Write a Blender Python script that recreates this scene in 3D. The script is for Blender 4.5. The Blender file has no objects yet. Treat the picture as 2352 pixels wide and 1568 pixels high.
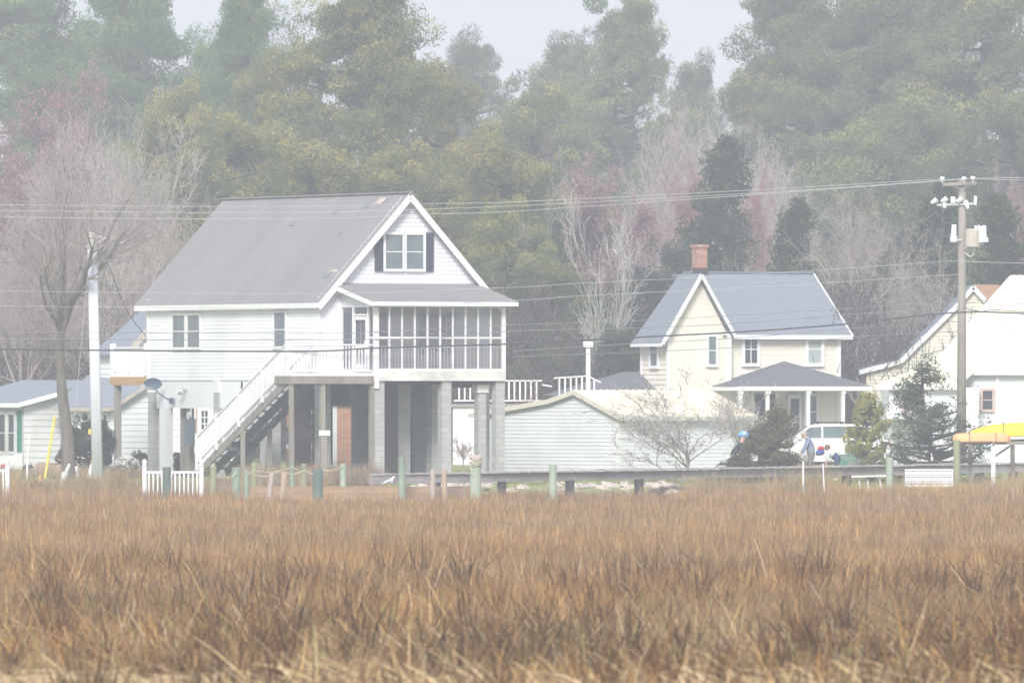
import bpy, math, random
import numpy as np
from mathutils import Vector, Matrix
sc = bpy.context.scene
COL = sc.collection
F = 24150.0; HZ = 900.0; EYE = 2.75; CX = 1176.0      # picture measures of the long lens, in units of a 2352 wide frame
R = math.radians

def P(px, py, Y):
    return Vector(((px-CX)*Y/F, Y, EYE+(HZ-py)*Y/F))
def ZP(py, Y): return EYE+(HZ-py)*Y/F
def XP(px, Y): return (px-CX)*Y/F

# ------------------------------------------------------------------ materials
def newmat(name):
    m = bpy.data.materials.new(name); m.use_nodes = True
    nt = m.node_tree; nt.nodes.clear()
    out = nt.nodes.new('ShaderNodeOutputMaterial')
    return m, nt, out
def N(nt, t, **kw):
    n = nt.nodes.new(t)
    for k, v in kw.items():
        if k in n.inputs: n.inputs[k].default_value = v
        else: setattr(n, k, v)
    return n
def mix(nt, fac, a, b, blend='MIX'):
    n = nt.nodes.new('ShaderNodeMix'); n.data_type = 'RGBA'; n.blend_type = blend
    for s, v in ((0, fac), (6, a), (7, b)):
        if hasattr(v, 'is_output'): nt.links.new(v, n.inputs[s])
        else: n.inputs[s].default_value = v if s == 0 else (tuple(v)+(1,) if len(v) == 3 else v)
    return n.outputs[2]
def noise(nt, scale, detail=4, coord='Object', stretch=None, rough=.6):
    tc = nt.nodes.new('ShaderNodeTexCoord'); src = tc.outputs[coord]
    if stretch:
        mp = nt.nodes.new('ShaderNodeMapping'); mp.inputs['Scale'].default_value = stretch
        nt.links.new(src, mp.inputs[0]); src = mp.outputs[0]
    n = nt.nodes.new('ShaderNodeTexNoise'); n.inputs['Scale'].default_value = scale
    n.inputs['Detail'].default_value = detail; n.inputs['Roughness'].default_value = rough
    nt.links.new(src, n.inputs['Vector']); return n.outputs['Fac']
def ramp(nt, src, lo, hi):
    n = nt.nodes.new('ShaderNodeMapRange'); n.inputs[1].default_value = lo; n.inputs[2].default_value = hi
    nt.links.new(src, n.inputs[0]); return n.outputs[0]
def mat(name, c1, c2=None, scale=3.0, rough=.75, stretch=None, bump=0, spec=.3, lo=.35, hi=.65, metallic=0, c3=None, scale3=.6, stretch3=None):
    m, nt, out = newmat(name)
    b = nt.nodes.new('ShaderNodeBsdfPrincipled'); b.inputs['Roughness'].default_value = rough
    b.inputs['Specular IOR Level'].default_value = spec; b.inputs['Metallic'].default_value = metallic
    if c2 is None: c2 = tuple(x*.85 for x in c1)
    f = noise(nt, scale, stretch=stretch)
    c = mix(nt, ramp(nt, f, lo, hi), c1, c2)
    if c3:
        f3 = noise(nt, scale3, 3, stretch=stretch3)
        c = mix(nt, ramp(nt, f3, .5, .68), c, c3)
    nt.links.new(c, b.inputs['Base Color'])
    if bump:
        bp = nt.nodes.new('ShaderNodeBump'); bp.inputs['Strength'].default_value = bump; bp.inputs['Distance'].default_value = .05
        nt.links.new(f, bp.inputs['Height']); nt.links.new(bp.outputs[0], b.inputs['Normal'])
    nt.links.new(b.outputs[0], out.inputs[0]); return m
def shingle(name, c1, c2, c3, pitch=.16):
    """asphalt shingles: rows of tabs of mixed tone, and broad weathered patches"""
    m, nt, out = newmat(name)
    b = nt.nodes.new('ShaderNodeBsdfPrincipled'); b.inputs['Roughness'].default_value = .95; b.inputs['Specular IOR Level'].default_value = .15
    tc = nt.nodes.new('ShaderNodeTexCoord')
    sep = nt.nodes.new('ShaderNodeSeparateXYZ'); nt.links.new(tc.outputs['Object'], sep.inputs[0])
    cmb = nt.nodes.new('ShaderNodeCombineXYZ')
    ad = nt.nodes.new('ShaderNodeMath'); ad.operation = 'ADD'
    nt.links.new(sep.outputs[0], ad.inputs[0]); nt.links.new(sep.outputs[1], ad.inputs[1])
    nt.links.new(ad.outputs[0], cmb.inputs[0]); nt.links.new(sep.outputs[2], cmb.inputs[1])
    br = nt.nodes.new('ShaderNodeTexBrick'); br.inputs['Scale'].default_value = 1
    br.inputs['Brick Width'].default_value = .3; br.inputs['Row Height'].default_value = pitch*.75
    br.inputs['Mortar Size'].default_value = .008; br.inputs['Bias'].default_value = 0
    br.inputs['Color1'].default_value = (*c1, 1); br.inputs['Color2'].default_value = (*c2, 1)
    br.inputs['Mortar'].default_value = (*[x*.7 for x in c2], 1)
    nt.links.new(cmb.outputs[0], br.inputs['Vector'])
    f3 = noise(nt, 1.1, 5, stretch=(.18, 1.0, .18))
    c = mix(nt, ramp(nt, f3, .42, .66), br.outputs['Color'], c3)
    f4 = noise(nt, 9, 3)
    c = mix(nt, ramp(nt, f4, .3, .8), c, tuple(x*.8 for x in c1))
    nt.links.new(c, b.inputs['Base Color']); nt.links.new(b.outputs[0], out.inputs[0]); return m
def brickmat(name):
    m, nt, out = newmat(name)
    b = nt.nodes.new('ShaderNodeBsdfPrincipled'); b.inputs['Roughness'].default_value = .9
    tc = nt.nodes.new('ShaderNodeTexCoord')
    sep = nt.nodes.new('ShaderNodeSeparateXYZ'); nt.links.new(tc.outputs['Object'], sep.inputs[0])
    ad = nt.nodes.new('ShaderNodeMath'); ad.operation = 'ADD'; cmb = nt.nodes.new('ShaderNodeCombineXYZ')
    nt.links.new(sep.outputs[0], ad.inputs[0]); nt.links.new(sep.outputs[1], ad.inputs[1])
    nt.links.new(ad.outputs[0], cmb.inputs[0]); nt.links.new(sep.outputs[2], cmb.inputs[1])
    br = nt.nodes.new('ShaderNodeTexBrick'); br.inputs['Scale'].default_value = 1
    br.inputs['Brick Width'].default_value = .24; br.inputs['Row Height'].default_value = .085; br.inputs['Mortar Size'].default_value = .009
    br.inputs['Color1'].default_value = (.42, .12, .06, 1); br.inputs['Color2'].default_value = (.50, .22, .10, 1)
    br.inputs['Mortar'].default_value = (.42, .36, .32, 1)
    nt.links.new(cmb.outputs[0], br.inputs['Vector'])
    c = mix(nt, ramp(nt, noise(nt, 2.2), .45, .75), br.outputs['Color'], (.5, .3, .13))
    nt.links.new(c, b.inputs['Base Color']); nt.links.new(b.outputs[0], out.inputs[0]); return m
def blockmat(name, c1, c2, mo):
    m, nt, out = newmat(name)
    b = nt.nodes.new('ShaderNodeBsdfPrincipled'); b.inputs['Roughness'].default_value = .95
    tc = nt.nodes.new('ShaderNodeTexCoord')
    sep = nt.nodes.new('ShaderNodeSeparateXYZ'); nt.links.new(tc.outputs['Object'], sep.inputs[0])
    ad = nt.nodes.new('ShaderNodeMath'); ad.operation = 'ADD'; cmb = nt.nodes.new('ShaderNodeCombineXYZ')
    nt.links.new(sep.outputs[0], ad.inputs[0]); nt.links.new(sep.outputs[1], ad.inputs[1])
    nt.links.new(ad.outputs[0], cmb.inputs[0]); nt.links.new(sep.outputs[2], cmb.inputs[1])
    br = nt.nodes.new('ShaderNodeTexBrick'); br.inputs['Scale'].default_value = 1
    br.inputs['Brick Width'].default_value = .4; br.inputs['Row Height'].default_value = .2; br.inputs['Mortar Size'].default_value = .012
    br.inputs['Color1'].default_value = (*c1, 1); br.inputs['Color2'].default_value = (*c2, 1); br.inputs['Mortar'].default_value = (*mo, 1)
    nt.links.new(cmb.outputs[0], br.inputs['Vector'])
    c = mix(nt, ramp(nt, noise(nt, 3.5), .4, .8), br.outputs['Color'], c2)
    nt.links.new(c, b.inputs['Base Color']); nt.links.new(b.outputs[0], out.inputs[0]); return m
def colmat(name, rough=.9, transl=.0, objcol=True):
    """colour from the mesh's own colour attribute, tinted by the object's colour"""
    m, nt, out = newmat(name)
    at = nt.nodes.new('ShaderNodeAttribute'); at.attribute_name = 'col'
    c = at.outputs['Color']
    if objcol:
        oi = nt.nodes.new('ShaderNodeObjectInfo'); c = mix(nt, 1.0, c, oi.outputs['Color'], 'MULTIPLY')
    d = nt.nodes.new('ShaderNodeBsdfDiffuse'); nt.links.new(c, d.inputs[0])
    if transl:
        t = nt.nodes.new('ShaderNodeBsdfTranslucent'); nt.links.new(c, t.inputs[0])
        ms = nt.nodes.new('ShaderNodeMixShader'); ms.inputs[0].default_value = transl
        nt.links.new(d.outputs[0], ms.inputs[1]); nt.links.new(t.outputs[0], ms.inputs[2]); nt.links.new(ms.outputs[0], out.inputs[0])
    else: nt.links.new(d.outputs[0], out.inputs[0])
    return m
def barkmat(name):
    m, nt, out = newmat(name)
    oi = nt.nodes.new('ShaderNodeObjectInfo')
    c = mix(nt, ramp(nt, noise(nt, 5, stretch=(1, 1, .25)), .3, .7), (1, 1, 1), (.6, .6, .6))
    c = mix(nt, 1.0, c, oi.outputs['Color'], 'MULTIPLY')
    d = nt.nodes.new('ShaderNodeBsdfDiffuse'); nt.links.new(c, d.inputs[0]); nt.links.new(d.outputs[0], out.inputs[0]); return m
def glassmat(name, c, c2=None):
    return mat(name, c, c2 or tuple(x*.8 for x in c), scale=1.3, rough=.12, spec=.5)

M = {}
M['white'] = mat('white_vinyl', (.87, .885, .93), (.84, .855, .90), scale=1.1, rough=.6, c3=(.78, .79, .82), scale3=.5, stretch3=(1, 1, .5))
M['shedside'] = mat('shed_vinyl', (.76, .78, .81), (.72, .74, .77), scale=1.5, c3=(.68, .70, .70))
M['trim'] = mat('white_trim', (.84, .85, .86), (.76, .77, .77), scale=4, rough=.55)
M['skirt'] = mat('white_skirt', (.80, .82, .85), (.77, .80, .83), scale=.8, rough=.6)
M['yellow'] = mat('yellow_siding', (.80, .75, .665), (.755, .705, .61), scale=1.2, rough=.7)
M['beige'] = mat('beige_siding', (.70, .67, .57), (.65, .62, .52), scale=1.0, rough=.7)
M['greyside'] = mat('grey_white_siding', (.66, .67, .67), (.56, .57, .57), scale=1.5, rough=.8, c3=(.5, .5, .48))
M['roof'] = shingle('weathered_shingle', (.30, .295, .30), (.28, .275, .28), (.225, .215, .23))
M['roof_blue'] = shingle('blue_grey_shingle', (.25, .28, .33), (.19, .215, .26), (.22, .245, .29), .2)
M['roof_porch'] = shingle('dark_grey_shingle', (.16, .165, .19), (.13, .135, .16), (.15, .15, .17))
M['roof_pale'] = shingle('pale_blue_shingle', (.28, .31, .36), (.23, .26, .31), (.25, .28, .33))
M['roof_tan'] = shingle('orange_shingle', (.50, .28, .15), (.42, .24, .14), (.30, .22, .20))
M['metal'] = mat('cream_metal_roof', (.86, .78, .62), (.82, .745, .59), scale=.7, rough=.35, spec=.4)
M['concrete'] = blockmat('concrete_block', (.47, .47, .46), (.37, .38, .38), (.31, .31, .31))
M['block_shaded'] = blockmat('shaded_block', (.20, .20, .22), (.16, .165, .185), (.13, .13, .14))
M['brick'] = brickmat('red_brick')
M['brick_old'] = mat('old_brick', (.40, .19, .15), (.33, .15, .12), scale=9, c3=(.46, .34, .30), scale3=6)
M['glass'] = glassmat('window_glass', (.17, .21, .22), (.11, .14, .16))
M['glass_dark'] = glassmat('dark_window_glass', (.05, .055, .07))
M['glass_pale'] = glassmat('curtained_glass', (.42, .46, .46), (.34, .40, .40))
M['navy'] = mat('dark_blue_paint', (.035, .045, .075), (.05, .055, .085), scale=2)
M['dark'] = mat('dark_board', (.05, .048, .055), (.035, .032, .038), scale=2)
M['darkbrown'] = mat('dark_brown_board', (.07, .05, .05), (.04, .035, .04), scale=2, stretch=(3, 3, .3))
M['wood'] = mat('weathered_wood', (.30, .27, .24), (.21, .19, .17), scale=4, stretch=(1, 1, .2))
M['dockwood'] = mat('grey_dock_board', (.38, .355, .36), (.29, .27, .275), scale=3, stretch=(.3, .3, 3), c3=(.22, .205, .21), scale3=1.4)
M['newwood'] = mat('orange_lumber', (.50, .32, .14), (.40, .25, .11), scale=3, stretch=(.3, .3, 3))
M['stringer'] = mat('shaded_stair_wood', (.12, .12, .11), (.08, .08, .08), scale=3)  # dark colour supplies the shade below the stair
M['tread'] = mat('grey_tread', (.33, .34, .32), (.25, .26, .25), scale=3)
M['screen'] = None
M['pole'] = mat('pole_wood', (.33, .30, .27), (.25, .225, .20), scale=3, stretch=(2, 2, .15))
M['pvc'] = mat('grey_pvc', (.70, .73, .79), (.62, .65, .71), scale=1.5, rough=.5, stretch=(3, 3, .2))
M['galv'] = mat('galvanised_steel', (.62, .65, .66), (.5, .53, .54), scale=6, rough=.4)
M['porcelain'] = mat('insulator_white', (.78, .79, .80), (.7, .7, .72), scale=5, rough=.3)
M['tan_can'] = mat('tan_transformer_paint', (.55, .50, .42), (.48, .44, .38), scale=3, rough=.5)
M['wire_dark'] = mat('dark_cable', (.06, .065, .08), rough=.6)
M['wire_pale'] = mat('pale_wire', (.50, .51, .52), rough=.4)
M['wire_mid'] = mat('grey_wire', (.25, .26, .28), rough=.5)
M['green'] = mat('green_treated_wood', (.27, .36, .27), (.22, .27, .22), scale=2.5, stretch=(2, 2, .5), c3=(.10, .12, .11), scale3=1.2)
M['palegreen'] = mat('pale_green_wood', (.40, .45, .36), (.28, .38, .28), scale=2.5, stretch=(2, 2, .5), c3=(.34, .36, .24), scale3=1.2)
M['olive'] = mat('olive_wood', (.31, .33, .19), (.24, .26, .16), scale=2.5, stretch=(2, 2, .5))
M['darkgreen'] = mat('dark_green_post', (.13, .18, .15), (.10, .14, .12), scale=2, c3=(.13, .32, .20), scale3=.9)
M['stake'] = mat('pink_grey_stake', (.50, .42, .39), (.40, .33, .30), scale=3)
M['stake_tan'] = mat('tan_stake', (.52, .40, .29), (.42, .31, .22), scale=3)
M['rope'] = mat('pale_rope', (.66, .60, .42), (.5, .46, .32), scale=20)
M['stone'] = mat('pale_stone', (.58, .51, .45), (.45, .39, .34), scale=2.5, bump=.4)
M['whitestone'] = mat('white_rubble', (.66, .65, .62), (.42, .41, .39), scale=2.5, bump=.4)
M['orange'] = mat('peach_plastic', (.86, .47, .22), (.80, .42, .19), scale=1, rough=.4)
M['yplastic'] = mat('yellow_plastic', (.90, .62, .03), (.84, .55, .03), scale=1, rough=.4)
M['ypole'] = mat('yellow_pole_paint', (.82, .66, .12), rough=.5)
M['bright'] = mat('bright_white_plastic', (.84, .85, .87), (.78, .79, .82), scale=3, rough=.4)
M['carwhite'] = mat('white_car_paint', (.80, .82, .83), (.78, .80, .81), scale=.5, rough=.2, spec=.5)
M['rubber'] = mat('black_rubber', (.03, .03, .032), rough=.8)
M['teal'] = mat('green_teal_paint', (.05, .28, .20), (.04, .22, .17), scale=2)
M['shutter_g'] = mat('green_shutter_paint', (.03, .22, .14), (.025, .16, .11), scale=2)
M['dirt'] = mat('orange_dirt', (.40, .27, .19), (.32, .23, .16), scale=2)
M['red'] = mat('red_cloth', (.55, .05, .06), rough=.8)
M['blue'] = mat('blue_cloth', (.05, .09, .42), rough=.8)
M['pink'] = mat('salmon_trim', (.62, .46, .42), (.55, .42, .38), scale=2)
M['meter'] = mat('blue_grey_box', (.13, .17, .20), (.10, .14, .17), scale=3)
M['dish'] = mat('dark_blue_dish', (.10, .14, .22), (.08, .12, .19), scale=2, rough=.5)
M['leaf'] = colmat('foliage', transl=.25)
M['grass'] = colmat('dry_grass', transl=.2, objcol=False)
M['bark'] = barkmat('bark')
def screenmat():
    m, nt, out = newmat('insect_screen')
    d = nt.nodes.new('ShaderNodeBsdfDiffuse'); d.inputs[0].default_value = (.24, .24, .27, 1)
    t = nt.nodes.new('ShaderNodeBsdfTransparent'); ms = nt.nodes.new('ShaderNodeMixShader'); ms.inputs[0].default_value = .40
    nt.links.new(t.outputs[0], ms.inputs[1]); nt.links.new(d.outputs[0], ms.inputs[2]); nt.links.new(ms.outputs[0], out.inputs[0]); return m
M['screen'] = screenmat()

# ------------------------------------------------------------------ objects
def tag(o, label=None, cat=None, group=None, kind=None):
    if label: o['label'] = label
    if cat: o['category'] = cat
    if group: o['group'] = group
    if kind: o['kind'] = kind
    return o
def E(name, label, cat, loc, rz=0, group=None):
    o = bpy.data.objects.new(name, None); COL.objects.link(o)
    o.location = loc; o.rotation_euler = (0, 0, rz); o.empty_display_size = .2
    return tag(o, label, cat, group)
def worldmat(o):
    m = Matrix.Translation(o.location) @ Matrix.Rotation(o.rotation_euler[2], 4, 'Z')
    return worldmat(o.parent) @ m if o.parent else m
class MB:
    def __init__(s): s.v = []; s.f = []
    def face(s, pts):
        n = len(s.v); s.v += [tuple(p) for p in pts]; s.f.append(tuple(range(n, n+len(pts))))
    def box(s, x0, x1, y0, y1, z0, z1):
        n = len(s.v)
        s.v += [(x0,y0,z0),(x1,y0,z0),(x1,y1,z0),(x0,y1,z0),(x0,y0,z1),(x1,y0,z1),(x1,y1,z1),(x0,y1,z1)]
        s.f += [tuple(n+i for i in q) for q in ((0,3,2,1),(4,5,6,7),(0,1,5,4),(1,2,6,5),(2,3,7,6),(3,0,4,7))]
        return s
    def bar(s, a, b, w, h, up=(0, 0, 1)):
        """a squared bar from a to b, w across and h along up"""
        a = Vector(a); b = Vector(b); d = (b-a)
        if d.length < 1e-6: return s
        d.normalize(); up = Vector(up)
        if abs(d.dot(up)) > .98: up = Vector((0, 1, 0))
        sd = d.cross(up).normalized()*w/2; u = sd.cross(d).normalized()*h/2
        n = len(s.v)
        for c in (a, b):
            for q in (-sd-u, sd-u, sd+u, -sd+u): s.v.append(tuple(c+q))
        s.f += [tuple(n+i for i in q) for q in ((0,3,2,1),(4,5,6,7),(0,1,5,4),(1,2,6,5),(2,3,7,6),(3,0,4,7))]
        return s
    def tube(s, pts, rs, k=8, cap=True):
        pts = [Vector(p) for p in pts]
        if not hasattr(rs, '__len__'): rs = [rs]*len(pts)
        n0 = len(s.v)
        for i, p in enumerate(pts):
            d = (pts[min(i+1, len(pts)-1)]-pts[max(i-1, 0)]).normalized()
            up = Vector((0, 0, 1)) if abs(d.z) < .95 else Vector((1, 0, 0))
            a = d.cross(up).normalized(); b = a.cross(d).normalized()
            for j in range(k):
                t = 2*math.pi*j/k; s.v.append(tuple(p+(a*math.cos(t)+b*math.sin(t))*rs[i]))
        for i in range(len(pts)-1):
            for j in range(k):
                a0 = n0+i*k+j; a1 = n0+i*k+(j+1) % k
                s.f.append((a0, a1, a1+k, a0+k))
        if cap:
            s.f.append(tuple(n0+j for j in range(k))[::-1]); s.f.append(tuple(n0+(len(pts)-1)*k+j for j in range(k)))
        return s
    def prism(s, poly, o, u, w, t):
        """poly of (a, z) on the plane o + a*u, given thickness t along w"""
        o = Vector(o); u = Vector(u); w = Vector(w)
        A = [o+u*a+Vector((0, 0, z)) for a, z in poly]; B = [p+w*t for p in A]
        n = len(s.v); k = len(A); s.v += [tuple(p) for p in A+B]
        s.f.append(tuple(range(n, n+k))); s.f.append(tuple(range(n+2*k-1, n+k-1, -1)))
        for i in range(k):
            j = (i+1) % k; s.f.append((n+i, n+k+i, n+k+j, n+j))
        return s
    def slab(s, pts, t):
        """a sheet through pts thickened downwards"""
        A = [Vector(p) for p in pts]; B = [p-Vector((0, 0, t)) for p in A]
        n = len(s.v); k = len(A); s.v += [tuple(p) for p in A+B]
        s.f.append(tuple(range(n, n+k))); s.f.append(tuple(range(n+2*k-1, n+k-1, -1)))
        for i in range(k):
            j = (i+1) % k; s.f.append((n+i, n+k+i, n+k+j, n+j))
        return s
    def siding(s, poly, o, u, nrm, pitch=.12, lip=.03):
        """lapped boards over the polygon (a, z): each tilts out at its foot"""
        o = Vector(o); u = Vector(u); nrm = Vector(nrm)
        def cuts(z):
            r = []
            for i in range(len(poly)):
                (a0, z0), (a1, z1) = poly[i], poly[(i+1) % len(poly)]
                if (z0 <= z < z1) or (z1 <= z < z0): r.append(a0+(a1-a0)*(z-z0)/(z1-z0))
            return sorted(r)
        zs = [p[1] for p in poly]; z = min(zs); top = max(zs)
        while z < top-1e-4:
            z1 = min(z+pitch, top); lo = cuts(z+1e-4); hi = cuts(z1-1e-4)
            if len(lo) == len(hi):
                for i in range(0, len(lo)-1, 2):
                    q = lambda a, zz, d: o+u*a+nrm*d+Vector((0, 0, zz))
                    s.face([q(lo[i], z, lip), q(lo[i+1], z, lip), q(hi[i+1], z1, .006), q(hi[i], z1, .006)])
                    s.face([q(lo[i], z, lip), q(lo[i], z, 0), q(lo[i+1], z, 0), q(lo[i+1], z, lip)])
            z = z1
        return s
    def build(s, name, m, parent=None, world=False, smooth=False, label=None, normals=True):
        me = bpy.data.meshes.new(name)
        v = s.v
        if world and parent is not None:
            inv = worldmat(parent).inverted(); v = [tuple(inv @ Vector(p)) for p in v]
        me.from_pydata(v, [], s.f)
        me.materials.append(M[m] if isinstance(m, str) else m)
        if smooth: me.polygons.foreach_set('use_smooth', [True]*len(me.polygons))
        me.update()
        o = bpy.data.objects.new(name, me); COL.objects.link(o)
        if parent is not None: o.parent = parent
        if label: o['label'] = label
        return o
def npmesh(name, V, Fc, m, col=None, parent=None):
    """numpy vertices (n,3) and faces (m,k)"""
    me = bpy.data.meshes.new(name); n, k = Fc.shape
    me.vertices.add(len(V)); me.vertices.foreach_set('co', V.astype(np.float32).ravel())
    me.loops.add(n*k); me.loops.foreach_set('vertex_index', Fc.astype(np.int32).ravel())
    me.polygons.add(n); me.polygons.foreach_set('loop_start', np.arange(0, n*k, k, dtype=np.int32))
    if col is not None:
        a = me.color_attributes.new('col', 'FLOAT_COLOR', 'POINT')
        c = np.ones((len(V), 4), np.float32); c[:, :3] = col; a.data.foreach_set('color', c.ravel())
    me.materials.append(m); me.update(calc_edges=True)
    o = bpy.data.objects.new(name, me); COL.objects.link(o)
    if parent is not None: o.parent = parent
    return o
def copy_tree(src, **kw):
    c = src.copy(); COL.objects.link(c)
    for ch in src.children:
        d = ch.copy(); COL.objects.link(d); d.parent = c
        for g in ch.children:
            e = g.copy(); COL.objects.link(e); e.parent = d
    return c
def window(parent, o, u, n, a0, a1, z0, z1, glass='glass', cas=.09, cols=1, rows=2, trim='trim', gap=.035, depth=.07, name='window'):
    """a sash window: casing and bars as one frame, glass as its pane"""
    o = Vector(o); u = Vector(u); n = Vector(n)
    mb = MB()
    def B(x0, x1, y0, y1, d0, d1, m=mb):
        m.prism([(x0, y0), (x1, y0), (x1, y1), (x0, y1)], o+n*d0, u, n, d1-d0)
    B(a0-cas, a0, z0-cas, z1+cas, 0, depth); B(a1, a1+cas, z0-cas, z1+cas, 0, depth)
    B(a0, a1, z1, z1+cas, 0, depth+.01); B(a0, a1, z0-cas, z0, 0, depth+.02)
    for i in range(1, rows): z = z0+(z1-z0)*i/rows; B(a0, a1, z-gap/2, z+gap/2, 0, depth-.015)
    for i in range(1, cols): a = a0+(a1-a0)*i/cols; B(a-gap/2, a+gap/2, z0, z1, 0, depth-.018)
    f = mb.build(name, trim, parent)
    g = MB(); B(a0, a1, z0, z1, 0, .035, g); g.build('pane', glass, f)
    return f
def rail(mb, a, b, h=.95, sp=.13, w=.035, top=.09, post=None):
    """balustrade between two floor points (may slope)"""
    a = Vector(a); b = Vector(b); up = Vector((0, 0, 1)); L = (b-a).length
    mb.bar(a+up*h, b+up*h, top, .05); mb.bar(a+up*.1, b+up*.1, .05, .05)
    k = max(1, int(L/sp))
    for i in range(1, k):
        p = a.lerp(b, i/k); mb.bar(p+up*.1, p+up*h, w, w, (0, 1, 0))
# ================================================================== the stilt house
A = R(28); X, Yv = Vector((1, 0, 0)), Vector((0, 1, 0))
hs = E('stilt_house', 'big white clapboard house raised on concrete piles with grey gable roof and screened porch', 'house', (XP(735, 350), 350, 0), A)
W, L = 6.45, 13.05; ZF, ZE, ZR = 3.15, 5.93, 9.42
mb = MB()
mb.siding([(0, ZF), (L, ZF), (L, ZE), (0, ZE)], (0, 0, 0), Yv, -X, .125, .017)
mb.siding([(0, ZF), (W, ZF), (W, ZE), (0, ZE)], (0, 0, 0), X, -Yv, .125, .013)
mb.face([(0.004, 0.004, ZF), (W, 0.004, ZF), (W, 0.004, ZE), (0.004, 0.004, ZE)]); mb.face([(0.004, 0.004, ZF), (0.004, L, ZF), (0.004, L, ZE), (0.004, 0.004, ZE)])
mb.face([(W, 0, ZF), (W, L, ZF), (W, L, ZE), (W, 0, ZE)]); mb.face([(0, L, ZF), (W, L, ZF), (W, L, ZE), (0, L, ZE)])
mb.face([(0, 0, ZF), (W, 0, ZF), (W, L, ZF), (0, L, ZF)])
wall = mb.build('wall', 'white', hs)
# gable of small scalloped courses
mb = MB(); slope = (ZR-ZE)/(W/2)
gp = [(0.02, ZE), (W-.02, ZE), (W/2, ZR-.08)]
z = ZE; r = 0
while z < ZR-.2:
    z1 = min(z+.145, ZR-.1); h0 = (z-ZE)/slope; h1 = (z1-ZE)/slope
    mb.face([(h0, -.012, z+.04), (W-h0, -.012, z+.04), (W-h1, -.004, z1+.02), (h1, -.004, z1+.02)])
    a = h1+.04+(r % 2)*.09
    while a+.2 < W-h1:
        pts = [(a, -.014, z1), (a, -.022, z+.05), (a+.03, -.024, z+.02), (a+.085, -.025, z+.008), (a+.14, -.024, z+.02), (a+.17, -.022, z+.05), (a+.17, -.014, z1)]
        mb.face(pts); a += .18
    z = z1; r += 1
mb.face([(0, .01, ZE), (W, .01, ZE), (W/2, .01, ZR-.06)]); mb.build('gable', 'white', hs)
mb = MB(); mb.face([(0, L, ZE), (W, L, ZE), (W/2, L, ZR-.06)]); mb.build('gable', 'white', hs)
# roof
oh, yo = .2, .32
def rp(x, y): # height of the roof skin
    return ZE+.02+(x*slope if x < W/2 else (W-x)*slope)
mb = MB()
e = rp(-oh, 0)
mb.slab([(-oh, -yo, e), (W/2, -yo, ZR), (W/2, L+.62, ZR), (-oh, L+.62, e)], .1)
mb.slab([(W+oh, -yo, e), (W+oh, L+.62, e), (W/2, L+.62, ZR), (W/2, -yo, ZR)], .1)
mb.bar((W/2, -yo, ZR+.0), (W/2, L+.62, ZR+.0), .22, .05)
roof = mb.build('roof', 'roof', hs)
for (x, y, w, h) in ((2.75, 1.9, .45, .16), (2.25, 6.4, .5, .1), (1.9, 2.2, .4, .1), (.55, .5, .6, .14), (2.6, 3.9, .4, .1)):
    zz = rp(x, 0)+.01; mb = MB()
    mb.slab([(x, y, zz), (x+h, y+.05, zz+h*slope), (x+h, y+w, zz+h*slope), (x, y+w*.8, zz)], .03)
    M.setdefault('patch', mat('dark_patch', (.20, .22, .23))); mb.build('roof_patch', 'patch', roof, label='dark lifted shingles on the grey roof')
mb = MB(); zz = rp(2.85, 0)+.02
mb.slab([(2.8, 1.05, zz), (3.02, 1.0, zz+.2), (3.02, 1.5, zz+.2), (2.85, 1.6, zz)], .03); mb.build('roof_patch', 'stone', roof, label='pale bare patch where a shingle is gone')
mb = MB(); mb.slab([(.75, .25, rp(.75, 0)+.02), (.8, .25, rp(.8, 0)+.02), (.8, .75, rp(.8, 0)+.02), (.75, .75, rp(.75, 0)+.02)], .03)
mb.build('roof_patch', 'stone', roof, label='pale bare patch where a shingle is gone')
mb = MB()
mb.box(-oh-.03, -oh, -yo, L+.62, e-.2, e-.02); mb.box(W+oh, W+oh+.03, -yo, L+.62, e-.2, e-.02)
mb.box(-oh, 0, -yo, L+.6, e-.19, e-.17)
for x0, x1 in ((-oh-.03, W/2), (W+oh+.03, W/2)):
    mb.bar((x0, -yo-.02, rp(max(min(x0, W+oh), -oh), 0)-.19), (x1, -yo-.02, ZR-.16), .035, .2, (0, 0, 1))
mb.build('fascia', 'trim', hs)
mb = MB(); mb.box(-.02, .1, -.045, -.0, ZF, ZE); mb.box(-.045, 0, -.045, .1, ZF, ZE); mb.build('corner_board', 'trim', hs); mb = MB(); mb.box(-.04, 0, L-.12, L+.03, ZF-.0, ZE); mb.build('corner_board', 'trim', hs)
# windows of the side wall and gable
window(hs, (0, 0, 0), Yv, -X, 8.95, 9.88, 4.28, 5.36, 'glass'); window(hs, (0, 0, 0), Yv, -X, 10.1, 11.03, 4.28, 5.36, 'glass')
window(hs, (0, 0, 0), Yv, -X, 2.48, 3.32, 4.28, 5.40, 'glass')
window(hs, (0, -.03, 0), X, -Yv, 2.42, 3.06, 6.86, 8.0, 'glass', gap=.03); window(hs, (0, -.03, 0), X, -Yv, 3.2, 3.84, 6.86, 8.0, 'glass', gap=.03)
for a in (2.02, 3.92):
    s = MB(); s.box(a, a+.3, -.1, -.045, 6.78, 8.08)
    for i in range(12): s.box(a+.04, a+.26, -.115, -.1, 6.86+i*.1, 6.92+i*.1)
    s.build('shutter', 'navy', hs)
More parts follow.
